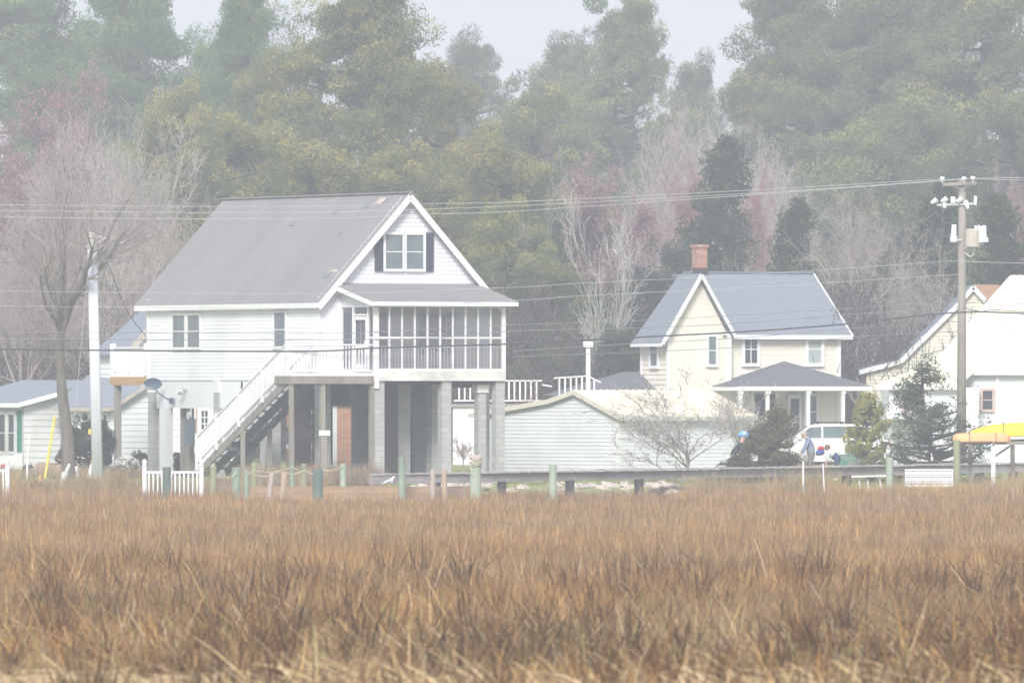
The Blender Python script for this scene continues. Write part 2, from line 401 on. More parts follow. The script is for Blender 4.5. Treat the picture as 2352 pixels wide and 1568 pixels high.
# ---- porch
PX0, PX1, PD = .79, 5.66, 2.45; ZD, ZT = 3.42, 5.62
mb = MB(); mb.slab([(PX0-.3, -.05, 6.36), (PX1+.28, -.05, 6.36), (PX1+.28, -PD-.42, 5.76), (PX0-.3, -PD-.42, 5.76)][::-1], .07)
mb.build('porch_roof', 'roof_porch' if False else 'roof', hs)
mb = MB(); mb.box(PX0-.3, PX1+.28, -PD-.45, -PD-.42, 5.60, 5.74)
mb.bar((PX0-.3, -.05, 6.24), (PX0-.3, -PD-.42, 5.66), .04, .15); mb.bar((PX1+.28, -.05, 6.24), (PX1+.28, -PD-.42, 5.66), .04, .15)
mb.box(PX0-.3, PX1+.28, -PD-.42, -PD, 5.60, 5.62)
mb.prism([(0, 5.6), (-PD, 5.6), (-PD, 5.66), (0, 6.2)], (PX0, 0, 0), Yv, X, .03)
mb.build('porch_fascia', 'trim', hs)
mb = MB(); mb.box(PX0, PX1, -PD, -.05, 3.3, ZD); mb.build('porch_floor', 'wood', hs)
mb = MB(); mb.box(PX0-.02, PX1+.02, -PD-.05, -PD, 3.12, ZD+.02); mb.box(PX0-.05, PX0, -PD-.05, 0, 3.12, ZD+.02); mb.box(PX1, PX1+.05, -PD, 0, 3.12, ZD+.02)
mb.build('rim_board', mat('stained_white_board', (.78, .78, .76), (.70, .69, .66), scale=1.6, c3=(.5, .49, .47), scale3=.9), hs)
for i in range(10):
    a = PX0+.06+(PX1-PX0-.12)*i/10; b = PX0+.06+(PX1-PX0-.12)*(i+1)/10
    mb = MB(); mb.box(a-.028, a+.028, -PD-.03, -PD+.03, ZD+.02, ZT); mb.build('porch_post', 'trim', hs)
mb = MB(); mb.box(PX1-.12, PX1+.02, -PD-.04, -PD+.08, ZD, ZT); mb.build('porch_post', 'trim', hs)
mb = MB(); mb.box(PX0-.03, PX0+.13, -PD-.06, -PD+.08, ZD-.55, ZT); mb.build('porch_post', 'trim', hs)
mb = MB(); mb.box(PX0, PX1, -PD-.02, -PD+.02, 4.52, 4.58); mb.box(PX0, PX1, -PD-.02, -PD+.02, ZT-.06, ZT); mb.box(PX0, PX1, -PD-.02, -PD+.02, ZD+.02, ZD+.1)
mb.box(PX0-.02, PX0+.02, -PD, 0, ZT-.06, ZT+.0); mb.box(PX0-.02, PX0+.02, -PD, -1.9, 4.52, 4.58)
mb.build('screen_rail', 'trim', hs)
mb = MB(); mb.face([(PX0, -PD, ZD), (PX1, -PD, ZD), (PX1, -PD, ZT), (PX0, -PD, ZT)]); mb.face([(PX1, -PD, ZD), (PX1, 0, ZD), (PX1, 0, ZT), (PX1, -PD, ZT)])
mb.face([(PX0, -PD, ZD), (PX0, 0, ZD), (PX0, 0, ZT), (PX0, -PD, ZT)])
mb.build('insect_screen', 'screen', hs)
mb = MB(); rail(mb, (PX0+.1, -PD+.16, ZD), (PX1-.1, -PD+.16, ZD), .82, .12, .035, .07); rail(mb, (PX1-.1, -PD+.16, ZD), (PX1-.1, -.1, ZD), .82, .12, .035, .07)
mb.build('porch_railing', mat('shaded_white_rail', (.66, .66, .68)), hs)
# side of the porch with its screen door
mb = MB(); 
for y in (-.08, -.92, -2.0): mb.box(PX0-.04, PX0+.04, y-.04, y+.04, ZD, ZT)
mb.box(PX0-.03, PX0+.03, -2.0, -.92, 5.28, 5.34); mb.build('door_frame', 'trim', hs)
d = MB()
for y in (-1.93, -1.05): d.box(PX0-.06, PX0-.02, y-.06, y+.06, ZD+.02, 5.26)
d.box(PX0-.06, PX0-.02, -1.93, -1.05, 5.14, 5.26); d.box(PX0-.06, PX0-.02, -1.93, -1.05, ZD+.02, ZD+.25); d.box(PX0-.06, PX0-.02, -1.93, -1.05, 4.2, 4.3)
dd = d.build('screen_door', 'trim', hs); k = MB(); k.box(PX0-.09, PX0-.06, -1.87, -1.83, 4.35, 4.45); k.build('handle', 'galv', dd)
# inner wall of the porch: windows with dark shutters
for a in (1.5, 4.05):
    window(hs, (0, -.03, 0), X, -Yv, a, a+.62, 4.1, 5.3, 'glass_dark' if a > 2 else 'glass', cas=.05)
    s = MB(); s.box(a-.36, a-.08, -.09, -.05, 4.02, 5.38); s.box(a+.7, a+.96, -.09, -.05, 4.02, 5.38); s.build('shutter', 'navy', hs)
s = MB(); s.box(PX0+.08, PX0+.3, -.09, -.05, 3.6, 5.4); s.build('shutter', 'navy', hs)
# ---- landing and stair
LX = -2.35
mb = MB(); mb.box(LX, PX0-.05, -PD, -1.3, 3.28, 3.36); mb.box(-1.2, PX0-.05, -1.3, -.05, 3.28, 3.36); mb.build('landing', 'trim', hs)
mb = MB(); mb.box(LX, PX0-.05, -PD-.05, -PD, 3.02, 3.28); mb.box(LX, LX+.05, -PD, -1.3, 3.02, 3.28); mb.box(-1.2, -1.15, -1.3, -.05, 3.02, 3.28); mb.build('landing_beam', 'wood', hs)
mb = MB(); rail(mb, (LX+.05, -PD+.03, 3.36), (PX0-.1, -PD+.03, 3.36), .95, .115, .04, .09); mb.build('landing_railing', 'bright', hs)
SY0, SY1, SX1 = -2.1, 4.6, -1.28
for x in (LX+.06, SX1):
    mb = MB(); rail(mb, (x, SY0, 3.4), (x, SY1, .28), .95, .125, .04, .09)
    for t in (0, .27, .53, .78, 1.0):
        p = Vector((x, SY0, 3.4)).lerp(Vector((x, SY1, .28)), t); mb.box(p.x-.055, p.x+.055, p.y-.055, p.y+.055, p.z-.15, p.z+1.08)
    mb.build('stair_railing', 'bright', hs)
    mb = MB(); mb.bar((x+.06, SY0, 3.16), (x+.06, SY1, .04), .06, .27); mb.build('stringer', 'wood' if x < -2 else 'stringer', hs)
mb = MB(); mb.bar(((LX+SX1)/2, SY0, 3.05), ((LX+SX1)/2, SY1, -.05), .06, .3); mb.build('stringer', 'stringer', hs)
for i in range(15):
    t = (i+.5)/15; y = SY0+(SY1-SY0)*t; z = 3.3-(3.3-.1)*t
    mb = MB(); mb.box(LX+.08, SX1+.1, y-.15, y+.15, z-.05, z+.02); mb.build('stair_tread', 'tread', hs)
mb = MB(); mb.box(LX+.1, SX1, 2.2, 2.35, .8, 1.1); mb.build('stair_brace', 'stringer', hs)
for i, (x, y, w) in enumerate(((-2.27, -PD+.08, .13), (-1.12, -PD+.08, .15), (.72, -PD+.1, .15), (LX+.08, 1.2, .12), (SX1, 1.2, .12), (-1.15, -.2, .13))):
    top = 3.02 if i not in (3, 4) else 1.55
    mb = MB(); mb.box(x-w/2, x+w/2, y-w/2, y+w/2, -.45, top); mb.build('deck_post', 'pole' if i % 2 else 'wood', hs)
# ---- piles
for (x, y, w, top) in ((.98, -PD+.2, .36, 3.12), (3.5, -PD+.2, .34, 3.12), (5.52, -PD+.2, .33, 3.12), (5.0, -PD+.5, .3, 2.9),
                       (.2, .2, .4, 3.15), (3.2, .3, .46, 3.15), (4.45, .3, .4, 3.15), (6.25, .25, .36, 3.15),
                       (.2, 3.9, .4, 3.15), (.15, 7.7, .38, 3.15), (.15, 12.75, .4, 3.15), (W-.2, 4, .4, 3.15), (W-.2, 8, .4, 3.15), (W-.2, 12, .4, 3.15), (3.2, 12, .4, 3.15), (1.1, 5.9, .5, 3.15)):
    mb = MB(); mb.box(x-w/2, x+w/2, y-w/2, y+w/2, -.45, top); mb.build('pile', 'concrete', hs)
for y, x in ((12.75, .15), (7.7, .15), (-PD+.5, 5.0)):
    mb = MB(); mb.box(x-.21, x+.21, y-.21, y+.21, ZF-.42, ZF-.02); mb.build('pile_cap', 'trim', hs)
# store room walls below the floor, their block darkened to paint in the shade
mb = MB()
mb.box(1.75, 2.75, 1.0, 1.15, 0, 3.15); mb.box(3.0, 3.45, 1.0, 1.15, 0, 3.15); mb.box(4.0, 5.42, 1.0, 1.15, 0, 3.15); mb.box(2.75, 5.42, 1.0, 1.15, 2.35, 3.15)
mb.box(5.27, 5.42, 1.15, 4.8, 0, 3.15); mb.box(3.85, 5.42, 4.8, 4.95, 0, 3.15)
mb.build('storage_wall', 'block_shaded', hs)
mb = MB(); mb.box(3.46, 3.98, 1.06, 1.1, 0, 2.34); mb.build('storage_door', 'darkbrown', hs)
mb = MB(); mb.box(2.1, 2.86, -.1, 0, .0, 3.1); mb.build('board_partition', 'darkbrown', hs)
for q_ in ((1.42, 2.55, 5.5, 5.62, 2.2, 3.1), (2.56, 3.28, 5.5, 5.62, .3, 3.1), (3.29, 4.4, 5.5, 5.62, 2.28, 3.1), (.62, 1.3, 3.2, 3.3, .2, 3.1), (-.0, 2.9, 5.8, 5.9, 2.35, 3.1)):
    mb = MB(); mb.box(*q_); mb.build('shade_sheet', 'dark', hs)  # added dark sheets standing in for the deep shade under the floor
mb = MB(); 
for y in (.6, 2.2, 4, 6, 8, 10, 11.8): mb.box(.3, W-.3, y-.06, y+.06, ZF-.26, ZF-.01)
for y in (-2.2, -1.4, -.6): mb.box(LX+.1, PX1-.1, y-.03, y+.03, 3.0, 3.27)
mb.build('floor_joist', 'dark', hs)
# white skirt panel, its lamp and dish
mb = MB(); mb.box(.02, .06, 3.9, 12.4, 2.2, ZF-.01); mb.build('skirt_panel', 'skirt', hs)
mb = MB(); mb.box(-.15, .15, 11.4, 11.85, -.4, 2.2); mb.build('white_column', 'skirt', hs)
for y in (11.1, 10.6):
    mb = MB(); mb.box(.3, .5, y-.13, y+.05, 0, 2.25); mb.build('wood_post', 'pole', hs)
mb = MB(); mb.box(-.1, .05, 9.45, 9.95, .9, 1.85); b_ = mb.build('meter_box', 'meter', hs)
mb = MB(); mb.tube([(-.12, 9.7, 1.95), (-.02, 9.7, 1.95)], .13, 12); mb.tube([(.0, 9.7, 1.9), (0, 9.7, 2.25)], .03, 6); mb.build('electric_meter', 'galv', b_)
fl = MB(); fl.tube([(-.02, 10.1, 2.85), (-.12, 10.1, 2.85)], .07, 8)
for s_ in (-1, 1): fl.tube([(-.12, 10.1, 2.85), (-.2, 10.1+s_*.07, 2.78), (-.26, 10.1+s_*.12, 2.7)], [.03, .05, .085], 8)
fl.build('floodlight', 'galv', hs)
# rear deck
mb = MB(); mb.box(.0, 4.0, L+.02, L+2.85, 3.27, 3.38); mb.build('rear_deck', 'trim', hs)
mb = MB(); mb.box(-.05, 0, L+.05, L+2.9, 2.98, 3.27); mb.build('rear_deck_beam', 'newwood', hs)
mb = MB()
for x in (.6, 1.4, 2.2, 3): mb.box(x, x+.05, L+.05, L+2.8, 3.0, 3.27)
mb.build('rear_deck_joist', 'dark', hs)
mb = MB(); rail(mb, (.03, L+.1, 3.38), (.03, L+2.8, 3.38), .9, .125, .045, .1); rail(mb, (.03, L+2.8, 3.38), (4, L+2.8, 3.38), .9, .125, .045, .1)
for y in (L+.16, L+2.8): mb.box(-.06, .1, y-.08, y+.08, 3.3, 4.42)
mb.build('rear_railing', 'bright', hs)
mb = MB(); mb.box(.02, .2, L+2.5, L+2.72, -.2, 3.0); mb.build('deck_post', 'pole', hs)

dish = E('satellite_dish', 'dark blue satellite dish on a bent arm, fixed to the white skirt panel', 'satellite dish', worldmat(hs) @ Vector((-.1, 11.0, 2.45)), A)
mb = MB(); k = 20; n0 = 0
rings = []
for i in range(6):
    r_ = i/5; ring = []
    for j in range(k):
        t = 2*math.pi*j/k; ring.append(Vector((-.42, .62, .58))+Vector((.883, -.469, 0))*.31*r_*math.cos(t)+Vector((0, 0, .20))*r_*math.sin(t)+Vector((-.469, -.883, .3))*.10*(r_*r_-1))
    rings.append(ring)
for i in range(5):
    for j in range(k):
        mb.face([rings[i][j], rings[i][(j+1) % k], rings[i+1][(j+1) % k], rings[i+1][j]])
for j in range(k): mb.face([rings[5][j]+Vector((.02, 0, 0)), rings[5][(j+1) % k]+Vector((.02, 0, 0)), rings[5][(j+1) % k], rings[5][j]])
rf = mb.build('reflector', 'dish', dish, smooth=True)
mb = MB(); mb.tube([(-.38, .62, .58), (-.3, .5, .3), (-.12, .25, .1), (-.02, .05, 0)], .028, 6); mb.box(-.06, .05, -.08, .08, -.1, .1); mb.build('arm', 'dish', dish)
mb = MB(); mb.bar((-.40, .62, .42), (-.75, .62, .5), .02, .02); mb.box(-.84, -.74, .56, .68, .46, .56); mb.build('receiver', 'galv', dish)

# ================================================================== brick outbuilding seen under the stilt house
bk = E('brick_outbuilding', 'small red brick building with white corner board seen beneath the stilt house', 'outbuilding', (XP(808, 372), 372, 0), 0)
s = 372/F
mb = MB(); mb.box(-34*s, 40*s, 0, 3, 0, 2.4); mb.box(-150*s, -54*s, 0, 3, 0, .75); mb.box(-150*s, -54*s, .05, 3, 1.5, 2.4); mb.build('wall', 'brick', bk)
mb = MB(); mb.box(-54*s, -34*s, -.03, 3, 0, 2.4); mb.build('white_panel', 'trim', bk)
mb = MB(); mb.box(-150*s, -54*s, -.05, .1, .75, .9); mb.build('sill', 'trim', bk)
window(bk, (0, -.02, 0), X, -Yv, -138*s, -72*s, .98, 2.0, 'glass_dark', cas=.06, cols=3, rows=3)
mb = MB(); mb.slab([(-160*s, -.3, 2.5), (50*s, -.3, 2.5), (50*s, 3.2, 2.9), (-160*s, 3.2, 2.9)], .1); mb.build('roof', 'roof_porch', bk)

# ================================================================== yellow house
AY = R(25)
yh = E('yellow_house', 'pale yellow two storey house with blue grey roof, front gable and hip roofed porch', 'house', (XP(1668, 400), 400, 0), AY)
ye, yr = 5.08, 7.34
mb = MB()
mb.siding([(0, 0), (4.8, 0), (4.8, ye), (0, ye)], (0, 0, 0), X, -Yv, .19, .018)
mb.siding([(-2.6, 0), (-.1, 0), (-.1, 4.95), (-1.35, 7.12), (-2.6, 4.95)], (0, -.3, 0), X, -Yv, .19, .018)
mb.siding([(-.3, 0), (2.0, 0), (2.0, ye), (-.3, ye)], (-2.6, 0, 0), Yv, -X, .19, .035)
mb.siding([(0, 0), (6, 0), (6, ye), (0, ye)], (4.8, 0, 0), Yv, X, .19, .035)
mb.face([(-.1, -.3, 0), (-.1, 0, 0), (-.1, 0, ye), (-.1, -.3, ye)])
mb.face([(4.8, 0, ye), (4.8, 6.1, ye), (4.8, 3.05, yr)])
mb.face([(-.1, 0, 0), (-.1, 6.1, 0), (-.1, 6.1, ye), (-.1, 3.05, yr-.1), (-.1, 0, ye)]); mb.face([(-.1, 6.1, 0), (4.8, 6.1, 0), (4.8, 6.1, ye), (-.1, 6.1, ye)]); mb.face([(-2.6, 2, 0), (-.1, 2, 0), (-.1, 2, ye), (-2.6, 2, ye)])
mb.face([(0, .02, 0), (4.8, .02, 0), (4.8, .02, ye), (0, .02, ye)]); mb.face([(-2.6, -.28, 0), (-.1, -.28, 0), (-.1, -.28, 4.95), (-1.35, -.28, 7.1), (-2.6, -.28, 4.95)])
mb.build('wall', 'yellow', yh)
mb = MB()
mb.slab([(-.3, -.32, ye-.18), (5.2, -.32, ye-.18), (5.2, 3.05, yr), (-.3, 3.05, yr)], .1)
mb.slab([(-.3, 3.05, yr), (5.2, 3.05, yr), (5.2, 6.4, ye-.18), (-.3, 6.4, ye-.18)], .1)
mb.slab([(-1.35, -.62, 7.24), (-1.35, 1.3, 7.24), (-3.0, 2.1, 4.62), (-3.0, -.62, 4.62)], .1)
mb.slab([(-1.35, -.62, 7.24), (.08, -.62, 4.9), (.08, -.3, 4.9), (-1.35, 1.9, 7.24)], .1)
mb.bar((-.3, 3.05, yr+.0), (5.2, 3.05, yr+.0), .25, .06)
mb.build('roof', 'roof_blue', yh)
mb = MB()
mb.bar((-3.0, -.64, 4.56), (-1.35, -.64, 7.18), .05, .14); mb.bar((.1, -.64, 4.82), (-1.35, -.64, 7.18), .05, .12)
mb.box(.1, 5.2, -.36, -.32, ye-.32, ye-.16); mb.bar((5.22, -.34, ye-.25), (5.22, 3.05, yr-.06), .05, .16); mb.box(4.82, 5.2, -.3, 0, ye-.3, ye-.27)
mb.bar((-3.02, -.62, 4.53), (-3.02, 2.1, 4.53), .04, .12)
mb.build('fascia', 'trim', yh)
for q_ in ((-.12, .05, -.36, -.02, 0, ye-.1), (4.7, 4.86, -.05, .06, 0, ye-.1), (-2.66, -2.54, -.36, -.24, 0, 4.9), (-2.66, -2.6, 1.92, 2.04, 0, 4.9)):
    mb = MB(); mb.box(*q_); mb.build('corner_board', 'trim', yh)
window(yh, (0, -.04, 0), X, -Yv, .75, 1.27, 3.85, 4.9, 'glass_dark', cas=.13, cols=2); window(yh, (0, -.04, 0), X, -Yv, 3.45, 4.0, 3.85, 4.9, 'glass_pale', cas=.13)
window(yh, (0, -.34, 0), X, -Yv, -.93, -.62, 3.8, 4.85, 'glass', cas=.1); window(yh, (-2.63, 0, 0), Yv, -X, .5, 1.1, 3.75, 4.75, 'glass', cas=.12)
window(yh, (0, -.04, 0), X, -Yv, 3.35, 3.8, 1.4, 2.6, 'glass', cas=.1)
mb = MB()
ap = Vector((2.45, -.02, 3.93)); q = [Vector((-.75, -2.45, 2.97)), Vector((5.0, -2.45, 2.97)), Vector((5.0, 0, 2.97)), Vector((-.75, 0, 2.97))]
for i in range(3): mb.face([q[i], q[(i+1) % 4], ap])
mb.face([q[3], q[0], ap]); mb.face(q[::-1])
mb.build('porch_roof', 'roof_porch', yh)
mb = MB(); mb.box(-.72, 4.97, -2.44, -2.36, 2.8, 2.965); mb.box(4.9, 4.97, -2.36, 0, 2.8, 2.965); mb.box(-.72, -.65, -2.36, 0, 2.8, 2.965); mb.build('porch_beam', 'trim', yh)
for x in (-.55, .6, 2.32, 3.8, 4.75):
    mb = MB(); mb.box(x-.06, x+.06, -2.38, -2.26, .4, 2.8); mb.box(x-.09, x+.09, -2.41, -2.23, 2.68, 2.8); mb.build('porch_post', 'trim', yh)
mb = MB(); mb.box(-.7, 4.9, -2.4, -.05, .25, .42); mb.build('porch_floor', 'trim', yh)
mb = MB(); mb.box(1.15, 2.0, -.1, -.05, .45, 2.65); mb.build('door', 'navy', yh)
mb = MB(); mb.box(2.02, 2.2, -.12, -.04, .45, 2.8); mb.box(1.0, 1.14, -.12, -.04, .45, 2.8); mb.box(2.55, 3.1, -.2, -.15, .5, 2.65); mb.build('door_casing', 'trim', yh)
mb = MB(); mb.box(2.64, 3.0, -.22, -.2, .95, 2.5); mb.build('storm_door_glass', 'glass_dark', yh)
mb = MB(); lo = [Vector((-5.6, .3, 2.55)), Vector((-2.62, .3, 2.85)), Vector((-2.62, 2.6, 3.65)), Vector((-3.4, 2.6, 3.65)), Vector((-5.6, 3.2, 2.6))]
mb.face([(-5.8, .2, 2.62), (-2.62, .2, 2.62), (-2.62, 2.2, 3.52), (-3.3, 2.2, 3.52)]); mb.face([(-5.8, .2, 2.62), (-3.3, 2.2, 3.52), (-5.8, 4.2, 2.62)]); mb.build('lean_to_roof', 'roof_porch', yh)
mb = MB(); mb.box(-5.5, -2.65, .45, 4, 0, 2.62); mb.build('lean_to_wall', 'yellow', yh)
mb = MB(); mb.box(.22, .66, 3.0, 3.44, 6.9, 8.28); mb.box(.17, .71, 2.95, 3.5, 8.28, 8.4); ch = mb.build('chimney', 'brick_old', yh)
mb = MB(); mb.box(.02, .68, 2.9, 3.0, 7.1, 7.5); mb.build('flashing', 'dark', ch)

# ================================================================== white shed
AS = R(42)
sh = E('white_shed', 'long low white sided shed with shiny cream metal roof behind the dock', 'shed', (XP(1420, 360), 360, 0), AS)
gp = [(0, 0), (7.2, 0), (7.2, 1.93), (5.7, 2.07), (3.35, 2.42), (2.1, 2.72), (0, 1.93)]
mb = MB(); mb.siding(gp, (0, 0, 0), Yv, -X, .13, .024); mb.siding([(0, 0), (6.1, 0), (6.1, 1.9), (0, 1.9)], (0, 0, 0), X, -Yv, .13, .02)
mb.face([(.01, y, z) for y, z in gp]); mb.face([(0, .01, 0), (6.1, .01, 0), (6.1, .01, 1.9), (0, .01, 1.9)]); mb.face([(6.1, y, z) for y, z in gp]); mb.face([(0, 7.2, 0), (6.1, 7.2, 0), (6.1, 7.2, 1.9), (0, 7.2, 1.9)])
mb.build('wall', 'shedside', sh)
mb = MB(); mb.slab([(-.15, -.25, 1.93), (6.3, -.25, 1.93), (6.3, 2.1, 2.82), (-.15, 2.1, 2.82)], .06)
mb.slab([(-.15, 2.1, 2.82), (6.3, 2.1, 2.82), (6.3, 3.4, 2.5), (-.15, 3.4, 2.5)], .06); mb.slab([(-.15, 3.4, 2.5), (6.3, 3.4, 2.5), (6.3, 7.5, 2.0), (-.15, 7.5, 2.0)], .06)
for i in range(22): x = -.1+i*.3; mb.bar((x, -.25, 1.945), (x, 2.1, 2.835), .03, .03)
mb.build('roof', 'metal', sh)
mb = MB(); t_ = [(-.25, 1.86), (2.1, 2.74), (3.4, 2.42), (7.5, 1.92)]
for (a, z0), (b, z1) in zip(t_, t_[1:]): mb.bar((-.17, a, z0), (-.17, b, z1), .04, .16)
mb.box(-.12, 6.3, -.28, -.25, 1.76, 1.9); mb.build('fascia', 'beige', sh)
mb = MB(); mb.box(-.04, .1, -.06, .06, 0, 1.86); mb.build('corner_board', 'trim', sh)

# ================================================================== white garage with a roof deck
wg = E('roof_deck_building', 'low white building with slatted white railing on its flat roof behind the shed', 'outbuilding', (XP(1040, 395), 395, 0), 0)
s = 395/F; zt = ZP(934, 395)
mb = MB(); mb.box(0, 345*s, 0, 5, 0, zt); mb.build('wall', 'skirt', wg)
mb = MB(); mb.box(-.1, 347*s, -.12, 5.1, zt, zt+.1); mb.build('roof', 'dockwood', wg)
mb = MB(); rail(mb, (2*s, 0, ZP(926, 395)), (205*s, 0, ZP(926, 395)), .85, .2, .06, .06); rail(mb, (205*s, 0, ZP(926, 395)), (228*s, 0, ZP(930, 395)), .7, .2, .06, .06)
mb.build('railing', 'trim', wg)
mb = MB(); rail(mb, (232*s, .3, ZP(920, 395)), (310*s, .3, ZP(915, 395)), .85, .2, .06, .06); rail(mb, (310*s, .3, ZP(915, 395)), (340*s, .3, ZP(930, 395)), .85, .2, .06, .06); mb.build('railing', 'trim', wg)
mb = MB(); mb.box(306*s, 316*s, .2, .35, zt, ZP(795, 395)); mb.box(300*s, 322*s, .1, .45, ZP(797, 395), ZP(784, 395)); mb.build('deck_post', 'trim', wg)
mb = MB(); mb.tube([(126*s, -.3, ZP(938, 395)), (126*s, -.3, ZP(952, 395))], [.04, .12], 8); mb.tube([(126*s, -.3, ZP(938, 395)), (126*s, 0, ZP(938, 395))], .02, 5); mb.build('wall_lamp', 'meter', wg)

# ================================================================== white house at the right
rh = E('white_house', 'white sided house with tall cream metal hip roof at the right edge', 'house', (XP(2144, 385), 385, 0), 0)
s = 385/F
def q_(px, py, dy=0): return ((px-2144)*s, dy, ZP(py, 385+dy)) if dy == 0 else (XP(px, 385+dy)-XP(2144, 385), dy, ZP(py, 385+dy))
zE = ZP(850, 385)
mb = MB(); wx = q_(2155, 0)[0]
mb.siding([(q_(2160, 0)[0], 0), (9.5, 0), (9.5, zE), (q_(2160, 0)[0], zE)], (0, .3, 0), X, -Yv, .15, .022)
mb.siding([(q_(2040, 0)[0], 0), (q_(2246, 0)[0], 0), (q_(2246, 0)[0], ZP(890, 385)), (q_(2040, 0)[0], ZP(890, 385))], (0, -.8, 0), X, -Yv, .15, .022)
mb.face([(q_(2040, 0)[0], -.8, 0), (q_(2040, 0)[0], 7, 0), (q_(2040, 0)[0], 7, 2.9), (q_(2040, 0)[0], -.8, 2.9)]); mb.face([(0, .35, 0), (9.5, .35, 0), (9.5, .35, zE), (0, .35, zE)])
mb.face([(q_(2246, 0)[0], -.8, 0), (q_(2246, 0)[0], .3, 0), (q_(2246, 0)[0], .3, 3), (q_(2246, 0)[0], -.8, 3)])
mb.build('wall', 'shedside', rh)
mb = MB()
mb.slab([q_(2148, 826, .6), q_(2162, 850, 0), (9.9, 0, zE), (9.9, 3.5, ZP(632, 388.5)), q_(2322, 632, 3.5)], .08)
mb.slab([q_(2148, 826, .6), q_(2322, 632, 3.5), (q_(2322, 632, 3.5)[0], 4.5, ZP(632, 388.5)), (q_(2148, 0, 0)[0], 7.5, zE)], .08)
mb.slab([q_(2009, 886, -1.1), q_(2200, 886, -1.1), q_(2240, 850, .05), q_(2148, 826, .6), q_(2148, 826, .62)], .06)
for i in range(20):
    t = i/20; x = 2330+i*13
    if x < 2700: mb.bar(q_(x, 631, 3.5), q_(x, 849, 0), .03, .04)
mb.build('roof', 'metal', rh)
mb = MB(); mb.bar(q_(2009, 890, -1.12), q_(2200, 890, -1.12), .05, .14); mb.bar(q_(2225, 856, 0), (9.9, 0, ZP(856, 385)), .05, .16); mb.build('fascia', 'trim', rh)
window(rh, (0, .27, 0), X, -Yv, q_(2258, 0)[0], q_(2280, 0)[0], ZP(940, 385), ZP(897, 385), 'glass_dark', cas=.09, trim='pink')
window(rh, (0, -.83, 0), X, -Yv, q_(2074, 0)[0], q_(2092, 0)[0], ZP(940, 384), ZP(903, 384), 'glass_dark', cas=.1, trim='pink')
window(rh, (0, -.83, 0), X, -Yv, q_(2100, 0)[0], q_(2118, 0)[0], ZP(940, 384), ZP(903, 384), 'glass', cas=.1)
mb = MB(); x = q_(2291, 0)[0]; mb.box(x-.06, x+.06, .22, .3, 0, zE); x = q_(2046, 0)[0]; mb.box(x-.06, x+.06, -.88, -.8, 0, 2.85); mb.build('corner_board', 'trim', rh)
mb = MB(); mb.slab([(q_(2032, 0)[0], -2.6, ZP(956, 382.5)), (q_(2112, 0)[0], -2.6, ZP(956, 382.5)), (q_(2112, 0)[0], -.8, ZP(945, 384)), (q_(2032, 0)[0], -.8, ZP(945, 384))], .1)
mb.build('awning', 'bright', rh)

# ================================================================== beige house behind it
gh = E('beige_house', 'tall beige sided house with white rakes and orange brown dormer roof, behind the white house', 'house', (XP(1985, 404), 404, 0), 0)
s = 404/F
q2 = lambda px, py: ((px-1985)*s, ZP(py, 404))
gp = [q2(1990, 1072), q2(2330, 1072), q2(2330, 760), q2(2262, 690), q2(2235, 662), q2(2200, 702), q2(2088, 812), q2(2066, 832), q2(1990, 856)]
mb = MB(); mb.siding(gp, (0, 0, 0), X, -Yv, .14, .03); mb.face([(a, .02, z) for a, z in gp]); mb.box(q2(1990, 0)[0], q2(1990, 0)[0]+.03, 0, 7, 0, ZP(856, 404)); mb.build('wall', 'beige', gh)
mb = MB(); rk = [q2(1973, 852), q2(2068, 828), q2(2090, 806), q2(2203, 694), q2(2235, 657), q2(2263, 688)]
for (a, z0), (b, z1) in zip(rk, rk[1:]): mb.bar((a, -.2, z0-.05), (b, -.2, z1-.05), .06, .17)
mb.build('rake_board', 'trim', gh)
mb = MB()
for (a, z0), (b, z1) in zip(rk[:4], rk[1:5]): mb.slab([(a, -.2, z0+.06), (b, -.2, z1+.06), (b, 7, z1+.06), (a, 7, z0+.06)], .08)
mb.build('roof', 'roof_blue', gh)
mb = MB(); a, z0 = q2(2235, 656); b, z1 = q2(2264, 688); mb.slab([(a, -.2, z0+.05), (b, -.2, z1+.05), (b+1.2, .8, z1+.05), (a+1.05, 1.5, z0+.05)], .08); mb.build('dormer_roof', 'roof_tan', gh)
window(gh, (0, -.03, 0), X, -Yv, q2(2222, 0)[0], q2(2245, 0)[0], ZP(768, 404), ZP(736, 404), 'glass_pale', cas=.08)
mb = MB(); mb.tube([(q2(2116, 0)[0], -.1, ZP(830, 404)), (q2(2116, 0)[0], -.1, ZP(772, 404))], .03, 6); mb.build('vent_pipe', 'galv', gh)

# ================================================================== neighbour at the left
nh = E('grey_cottage', 'low grey white cottage with pale blue roof and green shutter, left of the stilt house', 'cottage', (XP(54, 372), 372, 0), A)
kz = 1.0
mb = MB()
prof = [(0, 0), (2.75, 0), (2.75, 3.0), (0, 2.35)]
mb.siding(prof, (0, 0, 0), X, -Yv, .22, .03); mb.siding([(0, 0), (6, 0), (6, 2.3), (0, 2.3)], (0, 0, 0), Yv, -X, .22, .03)
mb.face([(a, .02, z) for a, z in prof]); mb.face([(.02, 0, 0), (.02, 6, 0), (.02, 6, 2.3), (.02, 0, 2.3)]); mb.build('wall', 'greyside', nh)
mb = MB(); mb.slab([(-.3, -.3, 2.38), (2.8, -.3, 3.18), (2.8, 6, 3.18), (-.3, 6, 2.38)], .1); mb.build('roof', 'roof_pale', nh)
mb = MB(); mb.bar((-.3, -.32, 2.3), (1.5, -.32, 2.74), .05, .16); mb.box(-.33, -.3, -.3, 6, 2.2, 2.36); mb.build('fascia', 'trim', nh)
mb = MB(); mb.bar((1.5, -.32, 2.74), (2.8, -.32, 3.08), .05, .14); mb.build('bare_fascia', 'wood', nh)
